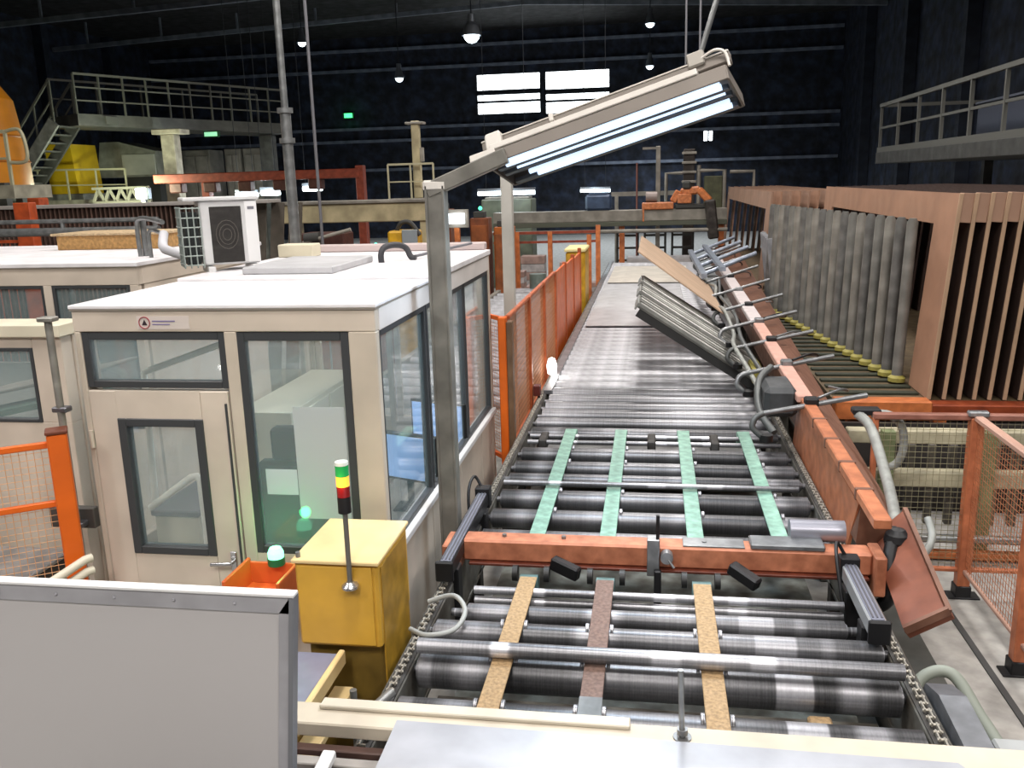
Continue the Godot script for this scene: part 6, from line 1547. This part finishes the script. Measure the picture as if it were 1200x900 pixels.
	part(dr, "tray", B.new().b2(v3(-2.95, 0.78, -18.9), v3(-2.2, 0.84, -18.3), 0.01), dusty)
	for k in 5:
		var x: float = [-3.5, -2.75, -2.0, -1.6, -3.1][k]
		var z: float = [-22.0, -21.4, -22.2, -21.2, -23.0][k]
		var hh: float = [0.9, 0.6, 1.1, 0.7, 1.2][k]
		var o := thing("board_stack", ["leftmost stack of pale boards behind the orange pipe frame", "low stack of pale boards by the grey cylinder machine", "tallest right-hand stack of pale boards behind the pipe frame", "rightmost low stack of pale boards behind the pipe frame", "farthest stack of pale boards behind the pipe frame"][k], "board stack", v3(x, 0, z), "board stacks behind the pipe frame")
		part(o, "pallet", B.new().b2(v3(x - 0.32, 0, z - 0.4), v3(x + 0.32, 0.14, z + 0.1), 0.01), M("palletwood", Color(0.55, 0.44, 0.32), 0.8, 0.0, "grain", 1.5))
		for j in 5:
			part(o, "layer", B.new().b2(v3(x - 0.31 + 0.01 * (j % 2), 0.15 + j * (hh - 0.15) / 5.0, z - 0.38), v3(x + 0.31, 0.14 + (j + 1) * (hh - 0.15) / 5.0, z + 0.08), 0.005), [M("layerpink", Color(0.72, 0.6, 0.56), 0.7, 0.0, "dust", 1.0), M("layerpale", Color(0.80, 0.78, 0.78), 0.7, 0.0, "dust", 1.0)][j % 2])
	# orange handling machine at the far end
	var h := thing("orange_robot", "orange handling machine with dark arms on the far girder", "machine", v3(0.5, 2.28, -24))
	var om := M("robotorange", Color(0.88, 0.54, 0.32), 0.5, 0.0, "rust", 1.5)
	part(h, "base", B.new().b2(v3(-0.3, 2.28, -24.3), v3(0.52, 2.46, -23.9), 0.02), om)
	part(h, "foot", B.new().b2(v3(-0.28, 1.98, -23.95), v3(-0.24, 2.3, -23.9)), om)
	part(h, "motor", B.new().tube(v3(-0.2, 2.6, -24.1), v3(0.1, 2.6, -24.1), 0.14, 14), M("motorgrey", Color(0.55, 0.5, 0.48), 0.5, 0.3))
	part(h, "arm", B.new().bar(v3(0.5, 2.46, -24.1), v3(0.66, 2.74, -24.1), 0.2, 0.18, Vector3.UP, 0.03), om)
	part(h, "upper_arm", B.new().bar(v3(0.7, 2.7, -24.1), v3(1.2, 2.76, -24.1), 0.2, 0.2, Vector3.UP, 0.04), om)
	part(h, "fore_arm", B.new().bar(v3(1.15, 2.78, -24.1), v3(1.46, 2.45, -24.0), 0.2, 0.18, Vector3.UP, 0.04), om)
	part(h, "arm_plate", B.new().b2(v3(0.62, 2.42, -24.0), v3(0.98, 2.66, -23.92), 0.03), om)
	part(h, "dark_joint", B.new().box(v3(0.86, 2.88, -24.1), v3(0.22, 0.22, 0.3), 0.05), dk)
	part(h, "dark_base", B.new().box(v3(0.95, 2.34, -24.1), v3(0.8, 0.12, 0.3), 0.03), dk)
	part(h, "dark_arm", B.new().bar(v3(1.44, 2.5, -23.85), v3(1.56, 1.5, -23.85), 0.28, 0.22, Vector3.BACK, 0.04), M("armdark", Color(0.3, 0.28, 0.27), 0.7, 0.1, "grime", 1.0))
	var mp := thing("grey_mast", "slim grey mast standing behind the orange handling machine", "mast", v3(0.12, 0, -24.8))
	part(mp, "shaft", B.new().b2(v3(0.06, 0, -24.9), v3(0.18, 3.92, -24.78), 0.01), gy)
	part(mp, "cross_arm", B.new().b2(v3(-0.3, 3.84, -24.88), v3(0.12, 3.9, -24.82)), gy)
	solo("thin_mast", "very thin reddish rod left of the slim grey mast", "rod", B.new().tube(v3(-0.45, 0, -24.9), v3(-0.45, 3.5, -24.9), 0.025, 8), M("rodred", Color(0.5, 0.32, 0.28), 0.6))
	var tw := thing("lift_tower", "dark lift tower with pale pipes behind the orange machine", "tower", v3(1.0, 0, -26))
	part(tw, "column", B.new().b2(v3(0.82, 0, -26.1), v3(1.14, 3.85, -25.9), 0.02), M("towerdark", Color(0.25, 0.22, 0.2), 0.7, 0.2, "dust", 1.0))
	for k in 5:
		part(tw, "rung_block", B.new().box(v3(0.98, 2.7 + k * 0.26, -25.86), v3(0.4, 0.07, 0.1), 0.01), gy)
	part(tw, "pipe", B.new().path([v3(0.35, 2.3, -25.9), v3(0.35, 3.2, -25.9), v3(0.8, 3.2, -25.9)], 0.05, 8), gy)
	part(tw, "pipe", B.new().path([v3(1.25, 2.0, -25.9), v3(1.25, 3.4, -25.9)], 0.06, 8), gy)
	part(tw, "pipe", B.new().path([v3(1.2, 3.25, -25.9), v3(1.95, 3.25, -25.9), v3(1.95, 1.2, -25.9)], 0.06, 8), gy)
	part(tw, "pipe", B.new().path([v3(2.1, 3.2, -25.9), v3(2.75, 3.2, -25.9), v3(2.75, 2.6, -25.9)], 0.05, 8), gy)
	part(tw, "green_box", B.new().b2(v3(1.4, 2.2, -26.1), v3(1.9, 3.1, -25.85), 0.02), M("towergreen", Color(0.34, 0.35, 0.24), 0.7, 0.0, "dust", 1.0))
	part(tw, "far_beam", B.new().b2(v3(-1.2, 2.6, -26.2), v3(1.6, 2.72, -26.05)), gy)
	part(tw, "beam_leg", B.new().b2(v3(-1.1, 0, -26.2), v3(-1.0, 2.6, -26.05)), gy)
	# far pallets at the end of the roller line
	for k in 3:
		var o := thing("black_frame", "%s black rung frame at the far end of the roller line" % ["left", "middle", "right"][k], "frame", v3(-0.7 + k * 0.75, 0, -25.0 + k * 0.2))
		for sx in [-0.28, 0.28]:
			part(o, "upright", B.new().b2(v3(-0.7 + k * 0.75 + sx - 0.03, 0, -25.0), v3(-0.7 + k * 0.75 + sx + 0.03, 1.7, -24.94)), dk)
		for j in 4:
			part(o, "rung", B.new().b2(v3(-0.98 + k * 0.75, 0.5 + j * 0.34, -24.99), v3(-0.42 + k * 0.75, 0.56 + j * 0.34, -24.95)), dk)
	solo("pale_pallet", "pale stacked board pile at the far end of the roller line", "board pile", B.new().b2(v3(-0.7, 0.0, -24.9), v3(1.0, 1.0, -24.1), 0.02), M("palepile", Color(0.74, 0.72, 0.72), 0.7, 0.0, "faint", 1.0))
	var ex := thing("exit_sign", "small glowing green exit sign on the dark left back wall", "exit sign", v3(-17.7, 6.95, -51.8))
	part(ex, "box", B.new().b2(v3(-18.05, 6.95, -51.95), v3(-17.35, 7.3, -51.8), 0.02), M("exitcase", Color(0.1, 0.35, 0.2), 0.5))
	part(ex, "face", B.new().b2(v3(-17.95, 7.0, -51.8), v3(-17.45, 7.25, -51.78)), glow("exitglow", Color(0.35, 0.95, 0.6), 1.5))
	omni(ex, v3(-17.7, 7.12, -51.6), Color(0.35, 0.95, 0.6), 0.1, 0.1)
	var ex2 := thing("exit_sign", "tiny green and white sign under the middle of the walkway", "exit sign", v3(-13.0, 4.6, -25.0))
	part(ex2, "box", B.new().b2(v3(-13.2, 4.62, -25.5), v3(-12.7, 4.8, -25.4), 0.02), M("exitcase", Color(0.1, 0.35, 0.2), 0.5))
	part(ex2, "face", B.new().b2(v3(-13.15, 4.65, -25.4), v3(-12.75, 4.77, -25.39)), glow("exitglow2", Color(0.6, 0.9, 0.7), 1.0))
